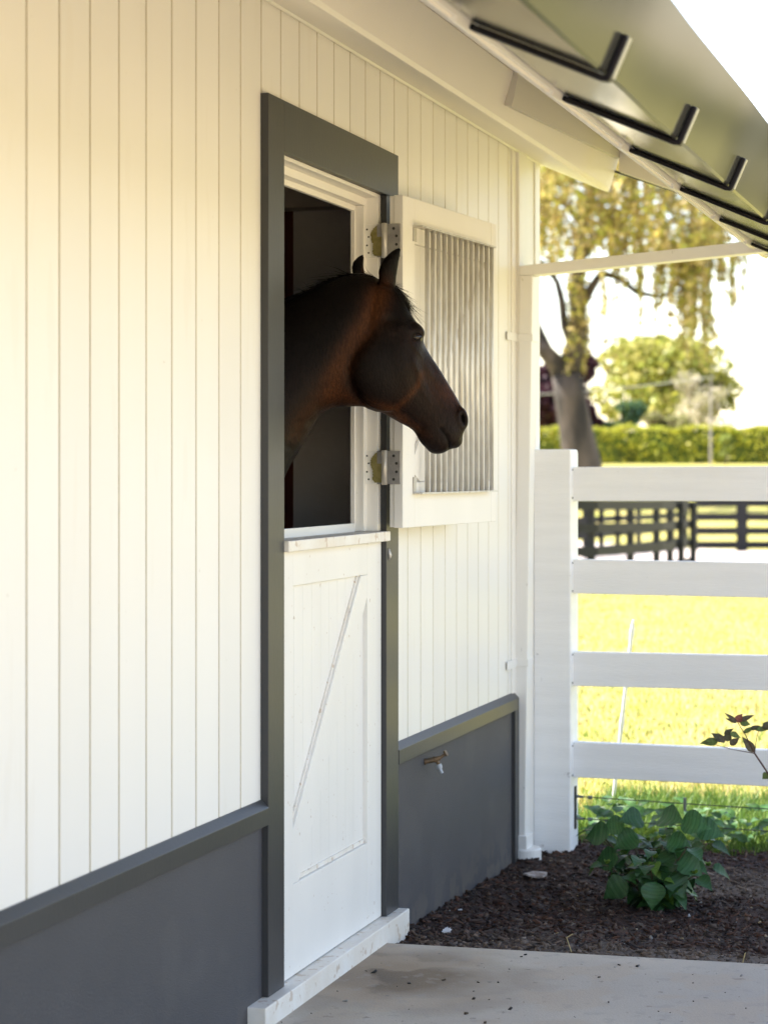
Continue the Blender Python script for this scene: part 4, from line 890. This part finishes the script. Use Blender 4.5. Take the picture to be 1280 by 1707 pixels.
# ------------------------------------------------------------------ hedge, trees, hills
def leafcloud(pts, size, cols, jit=0.5):
    """quads round each point (numpy)"""
    N = len(pts); P = np.asarray(pts); a = rng.normal(size=(N, 3)); a /= np.linalg.norm(a, axis=1)[:, None]; b = rng.normal(size=(N, 3)); b -= a * (a * b).sum(1)[:, None]; b /= np.linalg.norm(b, axis=1)[:, None]
    s = size * rng.uniform(0.5, 1.4, (N, 1)); a = a * s; b = b * s * 0.55
    V = np.stack([P - a, P - b, P + a, P + b], 1).reshape(-1, 3); Fq = np.arange(N * 4).reshape(-1, 4)
    C = np.array(cols)[rng.integers(len(cols), size=N)] * rng.uniform(0.6, 1.4, (N, 1)); return V, Fq, C
hg = thing('hedge', 'long clipped yellow green hedge across the far side of the field', 'hedge', (-10, 97, gz(97)))
N = 42000; hx = rng.uniform(-45, 25, N); f_ = rng.integers(0, 3, N); hyy = np.where(f_ == 0, 96.2 + rng.normal(0, 0.10, N), rng.uniform(96.2, 97.8, N)); hz = np.where(f_ == 0, rng.uniform(0, 1.55, N), 1.55 + rng.normal(0, 0.05, N))
bumpz = 0.07 * np.sin(hx * 1.9) + 0.05 * np.sin(hx * 4.3 + 1)
Vh, Fh, Ch = leafcloud(np.stack([hx, hyy + 0.12 * np.sin(hx * 2.3 + hz * 3), gz(97) + hz * (1 + bumpz * 0.6)], 1), 0.09, [(0.36, 0.37, 0.035), (0.42, 0.41, 0.04), (0.24, 0.28, 0.03), (0.46, 0.43, 0.06)])
fast_mesh('foliage', Vh, Fh, LEAF, hg, tint=Ch)
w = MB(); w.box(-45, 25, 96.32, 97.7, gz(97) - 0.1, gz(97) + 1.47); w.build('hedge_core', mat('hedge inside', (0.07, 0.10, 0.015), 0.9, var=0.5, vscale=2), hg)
def tree(name, label, u, v0, v1, ux, d, cols, trunk=0.3, n=9000, leaf=0.14, lobes=9, group=None, seed=1, barkm=BARK, flat=1.0):
    r2 = np.random.default_rng(seed); gx_, gy_ = ground_at(u, d); z0 = gz(gy_); zt_ = CH + d * (HOR - v0) / F; zb_ = CH + d * (HOR - v1) / F; rx_ = ux / F * d
    t = thing(name, label, 'tree' if zb_ > z0 + 0.3 else 'bush', (gx_, gy_, z0), group); hgt = zt_ - z0; base = max(z0, zb_)
    w = MB(); w.tube([(gx_, gy_, z0 - 0.3), (gx_ + 0.1, gy_, z0 + hgt * 0.3), (gx_, gy_, z0 + hgt * 0.75)], [trunk, trunk * 0.7, trunk * 0.2], 9)
    cl = []
    for k in range(lobes):
        a = r2.uniform(0, 6.28); q = r2.random() ** 0.6; zz = r2.uniform(0.15, 0.88); rr = q * (1 - 0.65 * max(0, zz - 0.35)) * 0.72
        c = np.array((gx_ + math.cos(a) * rx_ * rr, gy_ + math.sin(a) * rx_ * rr * flat, base + (zt_ - base) * zz)); cl.append((c, rx_ * r2.uniform(0.26, 0.46)))
        w.tube([(gx_, gy_, z0 + hgt * min(0.6, 0.2 + zz * 0.5)), tuple(c)], [trunk * 0.3, trunk * 0.07], 5)
    w.build('trunk', barkm, t)
    P = []
    for c, rad in cl:
        m_ = n // lobes; dirs = r2.normal(size=(m_, 3)); dirs /= np.linalg.norm(dirs, axis=1)[:, None]; rr = rad * (0.55 + 0.5 * r2.random((m_, 1)) ** 0.5) * (1 + 0.18 * np.sin(dirs[:, :1] * 7 + dirs[:, 2:] * 5)); P.append(c + dirs * rr * (1, 1, 0.8))
    P = np.concatenate(P); P = P[(P[:, 2] > z0 + 0.1) & (P[:, 2] < zt_ + 0.3)]; Vh, Fh, Ch = leafcloud(P, leaf, cols); fast_mesh('crown', Vh, Fh, LEAF, t, tint=Ch); return t
tree('broadleaf_tree', 'rounded bright yellow green tree behind the hedge', 1098, 560, 715, 128, 120, [(0.38, 0.37, 0.07), (0.29, 0.32, 0.06), (0.44, 0.40, 0.12)], 0.35, 15000, 0.22, 20, seed=3)
tree('bare_tree', 'thin pale pinkish tree just coming into leaf right of the green tree', 1165, 612, 735, 52, 112, [(0.48, 0.43, 0.30), (0.42, 0.40, 0.20), (0.52, 0.46, 0.36)], 0.15, 2600, 0.10, 14, seed=5)
tree('evergreen_bush', 'dark blue green bush behind the hedge next to the willow trunk', 1035, 655, 775, 42, 106, [(0.055, 0.115, 0.07), (0.08, 0.16, 0.10), (0.12, 0.18, 0.05)], 0.1, 6000, 0.13, 9, seed=6)
tree('pale_bush', 'pale yellow bush in front of the bare tree', 1108, 672, 775, 46, 104, [(0.30, 0.29, 0.12), (0.24, 0.26, 0.08), (0.34, 0.28, 0.16)], 0.1, 6000, 0.12, 9, seed=7)
tree('copper_tree', 'deep purple leaved tree behind the willow trunk', 935, 588, 775, 92, 105, [(0.055, 0.018, 0.030), (0.085, 0.028, 0.040), (0.035, 0.014, 0.02)], 0.25, 12000, 0.16, 13, seed=8)
tree('sapling', 'small light green sapling in front of the hedge', 1207, 722, 800, 13, 92, [(0.30, 0.34, 0.08), (0.25, 0.30, 0.06)], 0.03, 900, 0.06, 6, seed=9)
for k, (u, c) in enumerate(((760, 'left of the willow'), (1420, 'right of the distant hills'), (1560, 'at the far right end of the hedge'))):
    tree('broadleaf_tree', 'green tree behind the hedge ' + c, u, 590, 720, 90, 118, [(0.16, 0.20, 0.03), (0.12, 0.17, 0.03)], 0.35, 6000, 0.25, 12, seed=20 + k)
for k, (tx, ty, hh) in enumerate(((12, 62, 9), (17, 58, 11), (23, 64, 10), (28, 56, 12), (34, 60, 10), (40, 52, 12))):  # unseen row added to darken and streak the gutter and frame reflections
    uu, dd = 640 + F * ((tx - CX) * CA + ty * SA) / (-(tx - CX) * SA + ty * CA), -(tx - CX) * SA + ty * CA
    tree('reflection_tree', 'unseen dense green tree added for gutter reflections, number %s of the row right of the frame' % ('one two three four five six'.split()[k]), uu, HOR - (hh - CH) * F / dd, 830, 3.4 * F / dd, dd, [(0.05, 0.065, 0.02), (0.035, 0.05, 0.015)], 0.3, 5000, 0.35, 12, group='unseen trees added right of the frame for reflections', seed=40 + k)
def hill(name, cxh, yh, rx_, hh, colr_):
    vs = []; fs = []; n = 40; m_ = 8
    for j in range(m_ + 1):
        for i in range(n + 1):
            s = i / n * 2 - 1; q = j / m_; z = hh * (1 - s * s) * math.sin(q * math.pi / 2) * (1 + 0.10 * math.sin(i * 0.9) + 0.05 * math.sin(i * 2.7)); vs.append((cxh + s * rx_, yh + q * 200, 4 + z))
    for j in range(m_):
        for i in range(n): a = j * (n + 1) + i; fs.append((a, a + 1, a + n + 2, a + n + 1))
    return struct(fast_mesh(name, vs, fs, mat(name + ' cover', colr_, 0.95, var=0.15, vscale=0.02), smooth=True))
hill('hill', *[(ground_at(1290, 900)[0], 900, 95, 24, (0.50, 0.40, 0.38))][0])  # pinkish distance haze is put into the hill's colour
# utility pole and line
up_ = thing('utility_pole', 'slender grey pole rising from the hedge at the right', 'pole', (*ground_at(1184, 95), gz(95)))
w = MB(); p = ground_at(1184, 94); w.tube([(*p, gz(94) - 0.3), (*p, CH + 94 * (HOR - 632) / F)], [0.06, 0.045], 8); w.build('pole_shaft', mat('weathered pole', (0.28, 0.25, 0.24), 0.8), up_)
w = MB(); A = ray(1190, 628, 94); B = ray(700, 662, 92)
w.tube([A.lerp(B, t) - Vector((0, 0, 0.25 * 4 * t * (1 - t))) for t in np.linspace(0, 1, 14)], 0.026, 6); tag(w.build('power_line', mat('cable', (0.3, 0.3, 0.28), 0.5)), 'pale cable running left from the slender pole behind the willow', 'cable')
w = MB(); w.box(-0.6, 0.6, -0.04, 0.04, -0.05, 0.05, Matrix.Translation((p[0], p[1], CH + 94 * (HOR - 640) / F))); w.build('crossarm', BLACKF, up_)

# willow
wl_ = thing('willow', 'old leaning willow with forked trunk and trailing yellow green branches', 'tree', (*ground_at(975, 80), gz(79)))
def wp(u, v, dd=0.0): return tuple(ray(u, v, 80 + dd))
w = MB()
w.tube([wp(978, 835), wp(970, 775), wp(960, 720), wp(950, 665), wp(943, 625)], [0.86, 0.72, 0.63, 0.58, 0.54], 14)
w.build('trunk', BARK, wl_, smooth=True)
limbs = [([(946, 655), (932, 610), (908, 585), (893, 545), (880, 480), (850, 400), (830, 330)], [0.50, 0.38, 0.30, 0.26, 0.2, 0.14, 0.08]),
         ([(942, 640), (952, 600), (962, 560), (963, 500), (962, 440), (972, 380), (985, 310), (990, 240)], [0.50, 0.42, 0.36, 0.30, 0.26, 0.20, 0.14, 0.08]),
         ([(958, 580), (942, 545), (936, 500), (930, 470), (908, 440), (890, 430)], [0.22, 0.17, 0.14, 0.12, 0.09, 0.06]),
         ([(963, 520), (985, 480), (1000, 455), (1030, 462), (1062, 488), (1095, 494), (1130, 484), (1165, 470)], [0.24, 0.18, 0.15, 0.13, 0.11, 0.09, 0.06, 0.04]),
         ([(966, 430), (1000, 390), (1040, 350), (1090, 320), (1150, 310), (1200, 330)], [0.2, 0.16, 0.13, 0.10, 0.07, 0.04]),
         ([(975, 380), (940, 340), (905, 330), (860, 350)], [0.16, 0.12, 0.09, 0.05]), ([(990, 300), (1040, 260), (1100, 230), (1170, 250)], [0.12, 0.1, 0.07, 0.04])]
for pts, rad in limbs:
    m2 = MB(); pts2 = [wp(u + rng.uniform(-2, 2), v, rng.uniform(-0.3, 0.3) + (i * 0.25 if k_ % 2 else -i * 0.25)) for k_, (i, (u, v)) in enumerate(list(enumerate(pts)))]; m2.tube(pts2, rad, 9); m2.build('branch', BARK, wl_, smooth=True)
P = []; tw = MB()
anchors = []
def spread(N, u0, u1, va, vb, dep=3.0):
    for _ in range(N): anchors.append((rng.uniform(u0, u1), rng.uniform(va, vb), rng.uniform(-dep, dep), None))
def hang(u, v, ln, dd=0.0, n=None, sp=0.06):
    p0 = np.array(wp(u, v, dd)); n = n or int(ln * 17); sway = rng.normal(0, 0.10, 2)
    tt = np.linspace(0, 1, n)[:, None]; q = p0 + np.concatenate([sway[0] * tt ** 2, sway[1] * tt ** 2, -tt * ln], 1) + rng.normal(0, sp, (n, 3)) * (1.1 - 0.6 * tt); P.append(q)
    tw.tube([tuple(p0), tuple(p0 + np.array((sway[0], sway[1], -ln)) * (0.5, 0.5, 0.5)), tuple(p0 + np.array((sway[0], sway[1], -ln)))], [0.012, 0.009, 0.005], 3)
for _ in range(590):                                   # main canopy, clumped
    u = rng.choice([905, 935, 985, 1010, 1050, 1085, 1120, 1160, 1190]) + rng.normal(0, 20); v = rng.uniform(150, 395); hang(u, v, rng.uniform(0.6, 2.0), rng.uniform(-4, 4), sp=0.13)
for _ in range(46): hang(965 + rng.normal(0, 9), rng.uniform(430, 590), rng.uniform(0.5, 1.5), rng.uniform(-.8, .8), sp=0.13)
for (u, v, ln, k) in ((905, 300, 2.6, 10), (918, 420, 1.2, 4), (1010, 430, 2.2, 4), (1018, 540, 1.3, 3), (1090, 440, 2.4, 6), (1115, 400, 3.0, 10), (1145, 390, 4.2, 16), (1155, 430, 3.0, 9), (1175, 400, 4.3, 9), (1200, 360, 3.0, 9), (1222, 400, 3.0, 4), (1238, 400, 1.8, 3), (1060, 420, 1.8, 5), (1035, 380, 2.0, 6), (1190, 330, 2.6, 9), (1126, 480, 2.0, 2), (1178, 520, 1.8, 2), (1020, 590, 0.5, 1)):
    for _ in range(k): hang(u + rng.normal(0, 8), v + rng.normal(0, 14), ln * rng.uniform(0.6, 1.05), rng.uniform(-2.5, 2.5))
for _ in range(300): hang(rng.uniform(560, 1070), rng.uniform(-90, 230), rng.uniform(1.0, 4.0), rng.uniform(-7, 9), sp=0.14)
P = np.concatenate(P); Vh, Fh, Ch = leafcloud(P, 0.135, [(0.56, 0.46, 0.15), (0.45, 0.42, 0.09), (0.58, 0.46, 0.20), (0.38, 0.38, 0.08), (0.36, 0.27, 0.11)])
fast_mesh('crown', Vh, Fh, LEAF, wl_, tint=Ch); tw.build('twigs', BARK, wl_)
